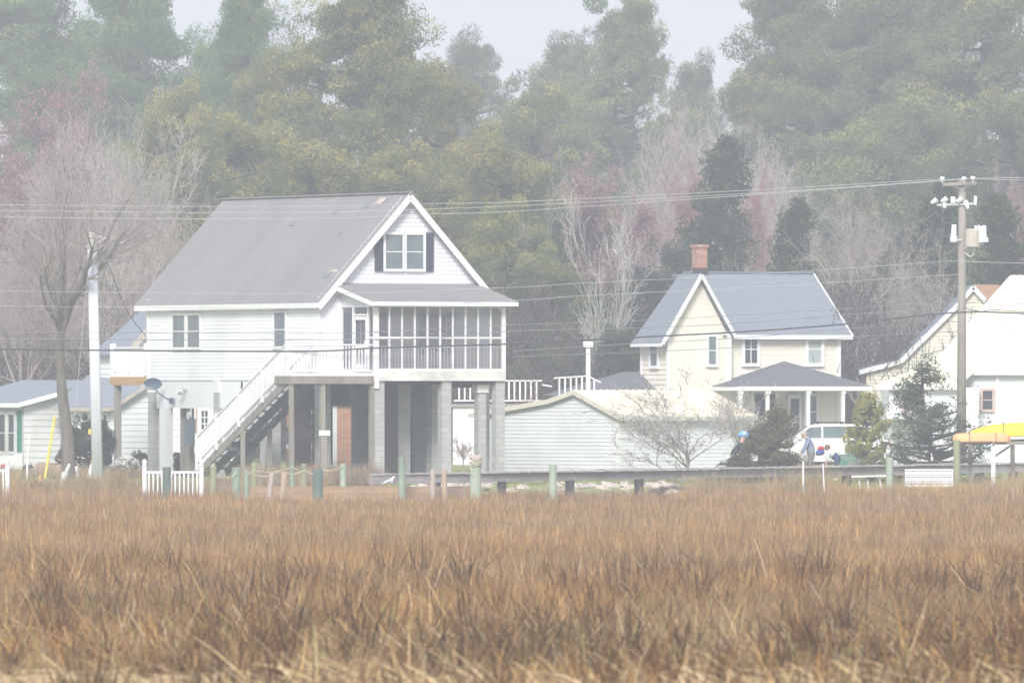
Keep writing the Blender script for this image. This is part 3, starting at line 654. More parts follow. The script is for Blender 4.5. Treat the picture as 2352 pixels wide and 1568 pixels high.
mb = MB(); mb.box(-.06, -.03, .08, .42, .65, 2.1); mb.build('shutter', 'shutter_g', nh)
window(nh, (-.03, 0, 0), Yv, -X, .6, 1.1, .65, 1.95, 'glass_dark', cas=.12, trim='greyside'); window(nh, (-.03, 0, 0), Yv, -X, 1.35, 2.1, .65, 1.95, 'glass_dark', cas=.12, trim='greyside')
mb = MB(); mb.box(-.1, -.04, .0, 2.6, 0, .55); mb.build('porch_skirt', 'trim', nh)
mb = MB(); mb.box(1.55, 1.72, -.06, -.04, .6, 1.1); mb.box(1.8, 1.95, -.06, -.04, .6, 1.1); mb.build('vent', 'glass_dark', nh)

nu = E('lavender_house', 'pale grey two storey house with blue grey gable roof, mostly hidden by the stilt house', 'house', (XP(297, 378), 378, 0), A)
mb = MB(); prof = [(0, 0), (2.8, 0), (2.8, 5.6), (1.2, 5.6), (0, 4.3)]
mb.siding(prof, (0, 0, 0), X, -Yv, .2, .03); mb.siding([(0, 0), (2.4, 0), (2.4, 4.3), (0, 4.3)], (0, 0, 0), Yv, -X, .2, .03); mb.face([(a, .02, z) for a, z in prof]); mb.face([(.02, 0, 0), (.02, 2.4, 0), (.02, 2.4, 4.3), (.02, 0, 4.3)]); mb.build('wall', 'skirt', nu)
mb = MB(); mb.slab([(-.25, -.3, 4.15), (1.2, -.3, 5.75), (-.25, 2.6, 4.15)], .1); mb.slab([(1.2, -.3, 5.75), (2.03, 2.6, 5.92), (-.25, 2.6, 4.15)], .1); mb.build('roof', 'roof_pale', nu)
mb = MB(); mb.bar((-.25, -.33, 4.05), (1.2, -.33, 5.65), .05, .2); mb.build('rake_board', 'stone', nu)
an = E('annex', 'white sided annex with low blue grey roof between the thick trunk and the balcony post', 'outbuilding', (XP(265, 368), 368, 0), A)
prof = [(0, 0), (1.9, 0), (1.9, 3.1), (1.0, 2.9), (0, 2.28)]
mb = MB(); mb.siding(prof, (0, 0, 0), X, -Yv, .2, .025); mb.siding([(0, 0), (4.4, 0), (4.4, 2.2), (0, 2.2)], (0, 0, 0), Yv, -X, .2, .025); mb.face([(a, .02, z) for a, z in prof]); mb.face([(.02, 0, 0), (.02, 4.4, 0), (.02, 4.4, 2.2), (.02, 0, 2.2)]); mb.build('wall', 'skirt', an)
mb = MB(); mb.slab([(-.3, -.25, 2.22), (1.1, -.25, 3.05), (1.1, 4.5, 3.35), (-.3, 4.5, 2.22)], .09); mb.build('roof', 'roof_pale', an)
mb = MB(); mb.bar((-.3, -.28, 2.14), (1.1, -.28, 2.97), .04, .12); mb.box(-.34, -.3, -.25, 4.5, 2.08, 2.2); mb.build('fascia', 'stone', an)
window(an, (-.03, 0, 0), Yv, -X, .5, .8, 1.35, 1.95, 'glass_dark', cas=.06)
mb = MB(); mb.box(-.05, .06, -.05, .04, 0, 2.2); mb.build('corner_board', 'trim', an)
window(nu, (0, -2.93, 0), X, -Yv, 5.2, 5.75, 1.0, 2.1, 'glass_dark', cas=.12, cols=3, rows=4) if False else None

gw = E('white_cottage', 'white sided cottage wall with many paned window, glimpsed between the piles', 'cottage', (XP(395, 374), 374, 0), 0)
s = 374/F
mb = MB(); mb.siding([(0, 0), (140*s, 0), (140*s, 2.6), (0, 2.6)], (0, 0, 0), X, -Yv, .2, .03); mb.box(0, 140*s, .02, 3, 0, 2.6); mb.build('wall', 'skirt', gw)
mb = MB(); mb.slab([(-.2, -.3, 2.6), (142*s, -.3, 2.6), (142*s, 3, 3.0), (-.2, 3, 3.0)], .1); mb.build('roof', 'roof_pale', gw)
window(gw, (0, -.03, 0), X, -Yv, 68*s, 82*s, ZP(1002, 374), ZP(943, 374), 'glass_dark', cas=.15, cols=2, rows=4)
mb = MB(); mb.box(55*s, 58*s, -.05, 0, 0, 2.2); mb.build('pipe', 'brick', gw)
# ================================================================== ground
def G(x, Y):
    t = lambda a, b: max(0., min(1., (Y-a)/(b-a)))
    e = 332.5+1.0*math.sin(x*.55)+.5*math.sin(x*1.7+1)-(3.0 if x < -7.5 else 0)
    s = t(e, e+5); s = s*s*(3-2*s)
    return -1.12+.82*s+.3*t(350, 368)
xs = list(np.linspace(-60, 60, 121)); ys = [20, 60, 90]+list(np.linspace(100, 325, 46))+list(np.linspace(327, 345, 37))+[350, 356, 362, 368, 380, 400, 450, 520, 600]
rngG = np.random.default_rng(3)
V = []; 
for y in ys:
    for x in xs: V.append((x, y, G(x, y)+(rngG.normal(0, .05) if y < 333 else rngG.normal(0, .015))))
V = np.array(V); nx = len(xs)
i, j = np.meshgrid(np.arange(len(ys)-1), np.arange(nx-1), indexing='ij'); b0 = (i*nx+j).ravel()
Fc = np.stack([b0, b0+1, b0+nx+1, b0+nx], 1)
def groundmat():
    m, nt, out = newmat('ground')
    tc = nt.nodes.new('ShaderNodeTexCoord'); sep = nt.nodes.new('ShaderNodeSeparateXYZ'); nt.links.new(tc.outputs['Object'], sep.inputs[0])
    mud = mix(nt, ramp(nt, noise(nt, 1.2), .35, .65), (.16, .115, .07), (.26, .19, .12))
    grs = mix(nt, ramp(nt, noise(nt, .5, stretch=(1, .2, 1)), .35, .6), (.24, .30, .12), (.33, .30, .19))
    grs = mix(nt, ramp(nt, noise(nt, 8), .4, .7), grs, (.20, .26, .08))
    mr = nt.nodes.new('ShaderNodeMapRange'); mr.inputs[1].default_value = -.55; mr.inputs[2].default_value = -.36; nt.links.new(sep.outputs[2], mr.inputs[0])
    c = mix(nt, mr.outputs[0], mud, grs)
    d = nt.nodes.new('ShaderNodeBsdfDiffuse'); nt.links.new(c, d.inputs[0]); nt.links.new(d.outputs[0], out.inputs[0]); return m
g = npmesh('ground', V, Fc, groundmat()); g['kind'] = 'structure'
# far ground to the horizon
V = np.array([(-3000, -500, -1.3), (3000, -500, -1.3), (3000, 6000, -1.3), (-3000, 6000, -1.3)], float)
g2 = npmesh('far_ground', V, np.array([[0, 1, 2, 3]]), mat('far_ground', (.17, .14, .09), (.2, .17, .1), scale=.05)); g2['kind'] = 'structure'
mb = MB(); n = 50
for k in range(n): mb.face([(-3000, 601+k*0, -.02), (3000, 601, -.02), (3000, 1500, 0), (-3000, 1500, 0)]) if k == 0 else None
o = mb.build('wood_floor', mat('wood_floor', (.12, .10, .07), (.16, .13, .09), scale=.3)); o['kind'] = 'structure'

# ================================================================== vegetation tools
def tubes(S, k=3):
    """S: (n, 8) = start xyz, end xyz, r0, r1 -> vertices and quads"""
    S = np.asarray(S, float); a = S[:, :3]; b = S[:, 3:6]; d = b-a; d /= np.linalg.norm(d, axis=1, keepdims=True)+1e-9
    up = np.where(np.abs(d[:, 2:3]) < .9, [[0, 0, 1.]], [[1., 0, 0]]); u = np.cross(d, up); u /= np.linalg.norm(u, axis=1, keepdims=True)+1e-9; w = np.cross(d, u)
    n = len(S); V = np.zeros((n, 2*k, 3))
    for j in range(k):
        t = 2*math.pi*j/k; off = u*math.cos(t)+w*math.sin(t)
        V[:, j] = a+off*S[:, 6:7]; V[:, k+j] = b+off*S[:, 7:8]
    base = (np.arange(n)*2*k)[:, None]
    Fs = [np.concatenate([base+j, base+(j+1) % k, base+k+(j+1) % k, base+k+j], 1) for j in range(k)]
    return V.reshape(-1, 3), np.concatenate(Fs)
def tris(P_, size, rng, asp=1.0, up=0.0):
    """one small leaf triangle at each point"""
    n = len(P_); a = rng.normal(size=(n, 3)); a[:, 2] = a[:, 2]*(1-up)+up*1.5; a /= np.linalg.norm(a, axis=1, keepdims=True)
    b = rng.normal(size=(n, 3)); b -= a*np.sum(a*b, 1, keepdims=True); b /= np.linalg.norm(b, axis=1, keepdims=True)
    s = size*rng.uniform(.6, 1.4, (n, 1))
    V = np.stack([P_+a*s, P_-a*s*.4+b*s*.5*asp, P_-a*s*.4-b*s*.5*asp], 1)
    return V.reshape(-1, 3), np.arange(3*n).reshape(n, 3)
def grow(rng, p, d, L, r, lvl, out, levels, opt):
    ns = opt.get('ns', 4); q = np.array(p, float); dd = np.array(d, float)
    pts = [q.copy()]; 
    for i in range(ns):
        dd = dd+rng.normal(0, opt['wob'], 3); dd[2] += opt['up'][min(lvl, len(opt['up'])-1)]; dd /= np.linalg.norm(dd)
        q2_ = q+dd*L/ns; r0 = r*(1-.62*i/ns); r1 = r*(1-.62*(i+1)/ns)
        out.append((lvl, *q, *q2_, max(r0, opt['rmin']), max(r1, opt['rmin']))); q = q2_; pts.append(q.copy())
    if lvl+1 < levels:
        nc = opt['kids'][lvl]
        for c in range(nc):
            t = rng.uniform(opt['from'][min(lvl, len(opt['from'])-1)], 1.0) if c else 1.0
            k = min(int(t*ns), ns-1); base = pts[k]+(pts[k+1]-pts[k])*(t*ns-k)
            az = rng.uniform(0, 2*math.pi); sp = opt['spread'][min(lvl, len(opt['spread'])-1)]*rng.uniform(.6, 1.25)
            u = np.cross(dd, [0, 0, 1.]) ; u = u/(np.linalg.norm(u)+1e-6) if np.linalg.norm(u) > .05 else np.array([1., 0, 0]); w = np.cross(dd, u)
            nd = dd*math.cos(sp)+(u*math.cos(az)+w*math.sin(az))*math.sin(sp)
            grow(rng, base, nd, L*opt['len'][min(lvl, len(opt['len'])-1)]*rng.uniform(.7, 1.2), r*(.40 if c == 0 else .60*(1-.62*t)), lvl+1, out, levels, opt)
def bare_proto(seed, H=12., trunk=.25, opt=None, buds=None, lean=(0, 0)):
    o_ = dict(wob=.17, up=[.02, .07, .03, .01], rmin=.006, kids=[9, 8, 7, 7], spread=[.55, .6, .7, .8], len=[.62, .55, .5, .45])
    o_['from'] = [.35, .25, .2, .15]
    if opt: o_.update(opt)
    rng = np.random.default_rng(seed); out = []
    grow(rng, (0, 0, -.3), np.array([lean[0], lean[1], 1.])/np.linalg.norm([lean[0], lean[1], 1]), H*.5, trunk, 0, out, 5, o_)
    S = np.array(out); lv = S[:, 0]
    return S[:, 1:], lv, rng
def crownstuff(S, lv, rng, cut=2):
    T = S[lv < cut]; C = S[lv >= cut]
    return tubes(T, 6), tubes(C, 3)
PROTO = {}
def make_bare(key, seed, H, trunk, opt=None, buds=None, lean=(0, 0), budsize=.06, budn=3):
    S, lv, rng = bare_proto(seed, H, trunk, opt, buds, lean)
    (tv, tf), (cv, cf) = crownstuff(S, lv, rng)
    col = np.ones((len(cv), 3)) if buds is None else np.ones((len(cv), 3))*np.array([.30, .25, .25])
    shade = rng.uniform(.85, 1.35, (len(cv)//6, 1)); col *= np.repeat(shade, 6, 0)
    quads = cf
    if buds is not None:
        tip = S[lv >= 3]; k = rng.integers(0, len(tip), len(tip)*budn); t = rng.uniform(0, 1, (len(k), 1))
        pp = tip[k, :3]*(1-t)+tip[k, 3:6]*t+rng.normal(0, .16, (len(k), 3))
        bv, bf = tris(pp, budsize, rng)
        bc = np.repeat(np.array(buds)[None]*rng.uniform(.6, 1.4, (len(k), 1)), 3, 0)
        # triangles as degenerate-free quads: add a fourth point
        V4 = bv.reshape(-1, 3, 3); V4 = np.concatenate([V4, V4[:, :1]*.5+V4[:, 2:3]*.5+rng.normal(0, .01, (len(V4), 1, 3))], 1)
        n0 = len(cv); cv = np.concatenate([cv, V4.reshape(-1, 3)]); quads = np.concatenate([cf, n0+np.arange(len(V4)*4).reshape(-1, 4)])
        col = np.concatenate([col, np.repeat(bc.reshape(-1, 3, 3)[:, 0], 4, 0)])
    zt = S[:, 5].max(); wd = np.percentile(np.abs(S[:, 3]), 97)*2
    PROTO[key] = dict(tr=(tv, tf), cr=(cv, quads, col), H=zt, W=wd, mt=None)
def pine_proto(key, seed, H=20., W=9., base=.35, shape='pine', tone=((.085, .11, .06), (.16, .17, .08)), tips=(.34, .30, .10), n=70, tuft=.16, per=430, asp=.38, tipk=.25):
    rng = np.random.default_rng(seed); segs = []; pc = []; pr = []; pcol = []
    top = np.array([rng.normal(0, .4), rng.normal(0, .4), H])
    bend = rng.normal(0, .35, 2)
    def tp(t): return np.array([top[0]*t+bend[0]*math.sin(t*3), top[1]*t+bend[1]*math.sin(t*3), H*t])
    for i in range(10):
        a, b = tp(i/10), tp((i+1)/10); rr = .30*H/20
        segs.append((*a, *b, max(rr*(1-i/10), .04), max(rr*(1-(i+1)/10), .03)))
    for i in range(n):
        t = base+(1-base)*((i+.5)/n)**.9; az = rng.uniform(0, 6.283); f = (t-base)/(1-base)
        if shape == 'pine': prof = (0.45+.75*math.sin(math.pi*min(1, f*1.02+.12)))*(.6+.5*rng.random())
        elif shape == 'cedar': prof = (1.02-f)**.8*(.8+.35*rng.random())+.05
        else: prof = math.sqrt(max(.05, 1-(2*f-1)**2))*(.75+.4*rng.random())
        Ln = W/2*prof; dz = (.22 if shape == 'pine' else .35)*Ln*rng.uniform(-.2, 1.2)
        s0 = tp(max(t-.02, 0)); e = s0+np.array([math.cos(az)*Ln, math.sin(az)*Ln, dz])
        m_ = (s0+e)/2+np.array([0, 0, -.06*Ln])
        rr = .05+.016*Ln
        segs.append((*s0, *m_, rr, rr*.7)); segs.append((*m_, *e, rr*.7, .025))
        for c, sc_ in ((e, 1.), (m_*.45+e*.55, .85), (m_*.9+e*.1, .7)):
            if shape == 'pine' and sc_ < .8 and rng.random() < .5: continue
            for q in range(2 if shape == 'pine' else 1):
                rad = W*(.115 if shape == 'pine' else .105)*sc_*rng.uniform(.6, 1.35)
                pc.append(c+rng.normal(0, rad*.5, 3)); pr.append((rad, rad, rad*(.55 if shape == 'pine' else .8)))
                k = rng.random(); base_c = np.array(tone[0])*(1-k)+np.array(tone[1])*k; pcol.append(base_c)
    pc = np.array(pc); pr = np.array(pr); pcol = np.array(pcol); m = len(pc)
    idx = np.repeat(np.arange(m), per); u = rng.normal(size=(len(idx), 3)); u /= np.linalg.norm(u, axis=1, keepdims=True)
    rad = rng.uniform(.35, 1.0, (len(idx), 1))**.6
    pts = pc[idx]+u*rad*pr[idx]
    cols = pcol[idx]*rng.uniform(.75, 1.25, (len(idx), 1))
    tipm = (u[:, 2] > .25) & (rng.random(len(idx)) < tipk); tip_puff = rng.random(m) < tipk*1.3; tipm = (u[:, 2] > -.05) & tip_puff[idx] & (rng.random(len(idx)) < .75); cols[tipm] = (np.array(tips)*.52+pcol[idx][tipm]*.5)*rng.uniform(.8, 1.2, (tipm.sum(), 1))  # new growth colours the upper half of some puffs
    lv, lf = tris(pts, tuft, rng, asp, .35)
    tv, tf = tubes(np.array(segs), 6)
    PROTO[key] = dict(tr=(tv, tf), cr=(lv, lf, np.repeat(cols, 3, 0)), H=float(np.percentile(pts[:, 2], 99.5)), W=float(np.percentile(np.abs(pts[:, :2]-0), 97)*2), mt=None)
def tree(key, name, label, cat, cx, top, w, Y, group=None, tint=(1, 1, 1), bark=(.13, .11, .10), base=None, rot=None, flip=1):
    p = PROTO[key]; z0 = G(XP(cx, Y), Y)-.05 if base is None else base
    sz = (ZP(top, Y)-z0)/p['H']; sx = (w*Y/F)/p['W']
    r = E(name, label, cat, (XP(cx, Y), Y, z0), 0, group)
    if p['mt'] is None:
        a = npmesh('trunk', *p['tr'], M['bark'], parent=None); b = npmesh('crown', p['cr'][0], p['cr'][1], M['leaf'], p['cr'][2]); p['mt'] = (a.data, b.data)
    else:
        a = bpy.data.objects.new('trunk', p['mt'][0]); b = bpy.data.objects.new('crown', p['mt'][1]); COL.objects.link(a); COL.objects.link(b)
    ang = (hash_(cx, Y) % 360 if rot is None else rot)
    for o in (a, b):
        o.parent = r; o.scale = (sx, sx, sz); o.rotation_euler = (0, 0, R(ang))
    a.color = (*bark, 1); b.color = (*tint, 1)
    return r
def hash_(a, b): return int(a*7919+b*104729) % 100003

# prototypes
pine_proto('p1', 1, n=64); pine_proto('p2', 2, n=58, W=10); pine_proto('p3', 5, n=74, base=.2, W=10)
pine_proto('p4', 8, H=16, W=9, n=70, base=.06, shape='round', per=380, tuft=.16, tipk=.3)
pine_proto('cd', 11, H=12, W=6, base=.04, shape='cedar', n=90, per=60, tuft=.26, tone=((.035, .06, .035), (.06, .085, .045)), tips=(.10, .13, .06), tipk=.2)
pine_proto('cd2', 12, H=12, W=7, base=.05, shape='round', n=90, per=60, tuft=.28, tone=((.035, .06, .04), (.07, .09, .05)), tips=(.11, .14, .06), tipk=.2)
make_bare('b1', 21, 13, .26); make_bare('b2', 22, 13, .22, dict(spread=[.5, .55, .65, .8], up=[.03, .11, .06, .03]))
make_bare('b3', 23, 13, .2, dict(spread=[.7, .7, .8, .9], wob=.2)); make_bare('b4', 24, 12, .2, dict(spread=[.4, .45, .55, .7], up=[.05, .14, .08, .05]))
make_bare('m1', 31, 12, .18, dict(spread=[.6, .6, .7, .7], up=[.05, .12, .06, .03], kids=[9, 7, 5, 4]), buds=(.34, .21, .22), budn=12, budsize=.07)
make_bare('w1', 41, 11, .13, dict(spread=[.42, .4, .5, .7], kids=[7, 5, 5, 4], up=[.05, .14, .08, .05], wob=.10, rmin=.015, **{'from': [.08, .2, .2, .15], 'len': [1.15, .6, .5, .45]}))
make_bare('s1', 51, 3.6, .06, dict(spread=[.75, .6, .7, .8], rmin=.0065, kids=[11, 6, 5, 5], wob=.16, up=[.0, .12, .08, .06], len=[.95, .62, .55, .5], **{'from': [.0, .2, .2, .15]}))

GP = 'tall hazy pines behind the houses'; GB = 'bare grey trees behind the houses'; GM = 'red budding maples in the wood'; GC = 'dark cedars behind the houses'
HZc = (1.0, 1.0, 1.0)
pines = [
 ('p1', 60, -60, 330, 600, 'pine cut off by the top left corner of the photo, blue green in haze'),
 ('p3', 330, -50, 280, 590, 'olive topped hazy pine above the red tinged bare crown'),
 ('p2', 200, 90, 330, 640, 'low hazy pine with sky gaps between its limbs, above the left bare trees'),
 ('p3', 590, -50, 190, 540, 'grey brown pine between the small sky gap and the big golden pine'),
 ('p3', 790, -60, 340, 480, 'biggest golden tipped pine rising straight above the stilt house ridge'),
 ('p4', 965, 140, 270, 500, 'olive pine below the sky gap right of the big golden pine'),
 ('p2', 1110, 100, 200, 690, 'blue hazy pine low against the open sky, right of the golden pine'),
 ('p3', 1260, 98, 200, 680, 'blue hazy round topped pine beside the lone high crown'),
 ('p1', 1452, -8, 200, 600, 'lone high pine crown standing up against the sky'),
 ('p3', 1380, 190, 330, 620, 'grey green pine under the lone high crown'),
 ('p2', 1620, 150, 160, 660, 'low pine tip at the foot of the right sky gap'),
 ('p1', 1830, -70, 260, 570, 'tall pine with feathery left edge at the right sky gap'),
 ('p3', 2010, -90, 360, 560, 'broad hazy pine in the middle of the right hand wood'),
 ('p3', 2260, -80, 380, 550, 'broad hazy pine filling the top right corner'),
 ('p2', 1900, 120, 330, 590, 'pine with low drooping limbs behind the mauve bare trees'),
 ('p4', 2120, 250, 360, 530, 'lower rounded pine beneath the top right pines'),
 ('p4', 2330, 230, 300, 520, 'lower rounded pine at the right edge above the utility pole'),
 ('p4', 400, 215, 230, 470, 'dark olive pine right of the red tinged bare crown'),
 ('p4', 560, 290, 300, 450, 'yellow tipped low pine just above the left end of the grey roof'),
 ('p4', 720, 340, 300, 440, 'yellow green pine directly above the grey roof ridge'),
 ('p4', 920, 350, 260, 445, 'low pine just behind the roof peak'),
 ('p4', 1120, 330, 230, 440, 'yellow green pine right of the white gable'),
 ('p4', 1160, 470, 190, 420, 'olive pine whose foot is hidden by the porch end'),
 ('p4', 1240, 600, 190, 415, 'dark green low pine behind the slatted white railing'),
 ('p4', 1240, 225, 260, 520, 'mid green hazy pine left of the red maple'),
 ('p4', 660, 120, 230, 500, 'shadowy pine in the middle of the wood above the roof'),
 ('p4', 330, 330, 200, 470, 'small dark pine among the left bare branches'),
 ('p3', 140, 180, 280, 560, 'dim blue pine low behind the far left bare trees'),
 ('p2', 480, 95, 190, 600, 'thin hazy pine beside the small sky gap'),
]
tr = np.random.default_rng(77)
for k, cx, top, w, Y, lab in pines:
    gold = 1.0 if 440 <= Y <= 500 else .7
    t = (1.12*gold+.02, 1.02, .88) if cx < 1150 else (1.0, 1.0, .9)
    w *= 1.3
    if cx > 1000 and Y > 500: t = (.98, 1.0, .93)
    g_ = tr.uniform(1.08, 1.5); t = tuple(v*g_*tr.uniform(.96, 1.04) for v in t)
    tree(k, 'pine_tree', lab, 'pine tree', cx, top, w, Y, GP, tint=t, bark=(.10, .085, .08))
cedars = [
 ('cd', 1640, 330, 230, 440, 'pointed dark cedar rising above the yellow house chimney'), ('cd', 1835, 470, 170, 425, 'dark cedar behind the right end of the blue grey roof'),
 ('cd2', 1470, 620, 190, 420, 'dark evergreen left of the yellow house roof'), ('cd2', 1330, 640, 200, 430, 'dark evergreen mass behind the bare white trunks'),
 ('cd', 2150, 430, 200, 430, 'dark cedar just left of the transformer pole'), ('cd', 2320, 460, 220, 425, 'dark cedar at the right edge beyond the transformers'),
 ('cd2', 2040, 600, 220, 440, 'dark evergreen above the beige house eave'), ('cd2', 1250, 480, 130, 450, 'narrow dark cedar behind the three wires'),
 ('cd2', 1940, 640, 170, 430, 'low dark evergreen between the yellow and beige houses'), ('cd2', 1400, 760, 170, 412, 'low dark evergreen behind the deck post'),
 ('cd2', 2200, 640, 200, 435, 'dark evergreen behind the utility pole and beige gable'), ('cd2', 1560, 560, 180, 445, 'dark evergreen behind the brick chimney'),
]
for k, cx, top, w, Y, lab in cedars:
    tree(k, 'cedar_tree', lab, 'cedar', cx, top, w, Y, GC, tint=tuple(v*tr.uniform(1.0, 1.3) for v in (1, 1, 1)))
bares = [
 ('b1', 100, 300, 420, 419, 'pale grey bare tree with spreading twigs behind the grey cottage', (0.42, 0.38, 0.37)), ('b2', 300, 190, 380, 420, 'tall bare tree with fine upswept twigs left of the dark pines', (0.50, 0.42, 0.41)),
 ('b3', 20, 400, 330, 395, 'tangled bare tree at the left edge of the photo', (0.40, 0.33, 0.32)), ('b1', 420, 420, 300, 400, 'bare tree touching the left slope of the grey roof', (0.45, 0.40, 0.34)),
 ('b4', 210, 420, 300, 430, 'brownish bare tree behind the thick leaning trunk', (0.37, 0.29, 0.29)), ('b3', 300, 520, 260, 390, 'low crooked bare tree behind the grey pole', (0.40, 0.34, 0.32)),
 ('b4', 1580, 190, 210, 560, 'mauve bare tree against the pale sky gap', (0.56, 0.46, 0.46)), ('b2', 1790, 250, 260, 540, 'mauve grey bare tree under the right pines', (0.54, 0.45, 0.45)),
 ('b4', 1690, 300, 200, 510, 'slim bare tree rising behind the dark cedar', (0.54, 0.46, 0.45)), ('b3', 1730, 430, 270, 430, 'pale crooked bare tree behind the chimney', (0.50, 0.42, 0.40)),
 ('b1', 2000, 420, 300, 420, 'bare grey tree above the beige house roof', (0.46, 0.40, 0.38)), ('b3', 2080, 520, 240, 436, 'pale crooked bare tree left of the utility pole', (0.50, 0.42, 0.41)),
 ('b2', 1900, 380, 230, 470, 'bare brown tree between the two cedars', (0.50, 0.41, 0.40)), ('b4', 1140, 230, 200, 520, 'pinkish bare tree right of the golden pine', (0.56, 0.45, 0.46)),
 ('b3', 1420, 660, 230, 426, 'low bare tree over the dark evergreens left of the yellow house', (0.46, 0.40, 0.40)), ('b3', 2000, 650, 220, 434, 'low tangled bare tree beside the beige eave', (0.45, 0.38, 0.38)),
 ('b2', 2320, 330, 240, 500, 'faint bare tree at the right edge above the transformers', (0.56, 0.45, 0.48)), ('b1', 1200, 560, 170, 425, 'bare branches right of the stilt house gable', (0.45, 0.40, 0.37)),
 ('b2', 150, 210, 330, 440, 'second tall bare tree with fine upswept twigs behind the thick trunk', (0.56, 0.51, 0.48)), ('b4', 390, 250, 260, 445, 'slim bare tree before the dark olive pine', (0.54, 0.50, 0.47)),
 ('b1', -10, 330, 340, 425, 'bare grey crown cut by the left edge, above the wires', (0.56, 0.51, 0.50)), ('b3', 230, 330, 340, 410, 'wide bare crown whose twigs reach the grey roof corner', (0.55, 0.51, 0.47)), ('b2', 70, 420, 260, 415, 'fine twigged bare tree left of the grey pole top', (0.54, 0.47, 0.46)),
 ('b1', 1640, 240, 260, 530, 'wide mauve bare tree behind the pointed cedar', (0.56, 0.51, 0.51)), ('b2', 1500, 420, 200, 450, 'rosy grey bare tree behind the white stems', (0.54, 0.45, 0.46)), ('b3', 2180, 470, 240, 424, 'bare crown directly behind the transformers', (0.52, 0.46, 0.45)),
 ('b1', 60, 560, 300, 420, 'dusky bare tree low behind the cottage roof', (0.28, 0.24, 0.24)), ('b4', 330, 640, 200, 430, 'dusky bare tree behind the lavender gable', (0.29, 0.25, 0.25)),
]
for k, cx, top, w, Y, lab, b in bares:
    tree(k, 'bare_tree', lab, 'bare tree', cx, top, w*1.25, Y, GB, tint=b, bark=b)
for cx, top, w, Y, lab, b in [
 (1440, 335, 230, 470, 'rosy maple behind the white stemmed tree', (1, 1, 1)), (1380, 420, 210, 465, 'dull rose maple left of the white stems', (.9, .8, .85)), (1530, 350, 150, 480, 'rosy maple touching the dark cedar', (1, .9, .9)),
 (240, 120, 230, 520, 'maple with rosy buds at the top of the left wood', (.9, .8, .85)), (50, 280, 170, 520, 'rosy maple crown at the left edge', (1, .85, .85)), (130, 250, 150, 500, 'second small rosy crown right of the left edge', (.9, .8, .8)),
 (1780, 370, 90, 500, 'small rosy maple right of the pointed cedar', (1, .8, .8)), (2330, 385, 170, 490, 'pale rosy maple beyond the transformer pole', (.9, .85, .9)), (1230, 230, 90, 530, 'faint pink maple between hazy pines', (.8, .75, .8))]:
    tree('m1', 'maple_tree', lab, 'maple', cx, top+25, w*1.8, Y, GM, tint=b, bark=(.25, .21, .2))
tree('w1', 'white_stemmed_tree', 'leafless tree with several pale white stems fanning up before the rosy maples', 'bare tree', 1405, 350, 230, 413, tint=(.62, .60, .58), bark=(.66, .64, .62), rot=20)
tree('w1', 'white_stemmed_tree', 'thin pale leaning stems just right of the stilt house peak', 'bare tree', 1215, 350, 110, 430, tint=(.5, .48, .45), bark=(.5, .48, .45), rot=200)

# the thick leaning trunk in the left yard
make_bare('big', 61, 14.2, .38, dict(spread=[.8, .7, .7, .8], kids=[9, 7, 6, 5], wob=.12, up=[.0, .12, .06, .03], **{'from': [.55, .2, .2, .15]}), lean=(.04, 0))
tree('big', 'bare_tree', 'thick trunked bare tree standing in the left yard beside the grey pole', 'bare tree', 158, 240, 430, 352, tint=(.38, .34, .32), bark=(.24, .21, .19), rot=0)

# bare bush in front of the shed and yard evergreens
tree('s1', 'bare_bush', 'wide bare grey bush in front of the white shed', 'bush', 1575, 838, 325, 352, tint=(.52, .49, .47), bark=(.44, .41, .39), rot=10)
tree('s1', 'bare_bush', 'smaller bare bush between the wide bush and the yellow porch', 'bush', 1700, 862, 210, 357, tint=(.56, .52, .49), bark=(.46, .42, .4), rot=120)
tree('s1', 'bare_bush', 'reddish brown bush behind the shed roof', 'bush', 1250, 868, 110, 378, tint=(.33, .20, .18), bark=(.3, .2, .2), rot=60)
tree('s1', 'bare_bush', 'reddish bush glimpsed between the right piles', 'bush', 1062, 985, 60, 385, tint=(.30, .16, .15), bark=(.3, .2, .2), rot=60)
pine_proto('yd', 71, H=3, W=2.2, base=.04, shape='cedar', n=60, per=70, tuft=.11, tone=((.13, .14, .08), (.18, .16, .09)), tips=(.28, .20, .11), tipk=.25)
pine_proto('yp', 72, H=3, W=2.0, base=.05, shape='round', n=46, per=80, tuft=.12, tone=((.18, .22, .08), (.27, .28, .10)), tips=(.42, .38, .13), tipk=.4)
pine_proto('jn', 73, H=3.4, W=3.2, base=.05, shape='cedar', n=30, per=60, tuft=.085, tone=((.055, .075, .05), (.085, .10, .06)), tips=(.13, .15, .09), tipk=.2)
tree('yd', 'evergreen_shrub', 'pointed brown green cedar shrub between the cyclist and the stooping people', 'shrub', 1775, 930, 110, 352, 'evergreen shrubs behind the dock', tint=(1, .95, .9))
tree('yd', 'evergreen_shrub', 'lower bushy half of the brown green cedar, right behind the cyclist', 'shrub', 1728, 985, 90, 353, 'evergreen shrubs behind the dock', tint=(1.1, 1.0, .9))
tree('yd', 'evergreen_shrub', 'low dark shrub at the cyclist wheel', 'shrub', 1690, 1042, 100, 348, 'evergreen shrubs behind the dock', tint=(.9, .95, .85))
tree('yp', 'pine_sapling', 'yellow green young pine between the white car and the juniper', 'pine sapling', 2010, 905, 115, 352, 'evergreen shrubs behind the dock', tint=(1.35, 1.25, 1.1))
tree('jn', 'juniper', 'big airy dark juniper standing at the foot of the utility pole', 'juniper', 2165, 828, 260, 351, 'evergreen shrubs behind the dock', tint=(1.5, 1.4, 1.4))
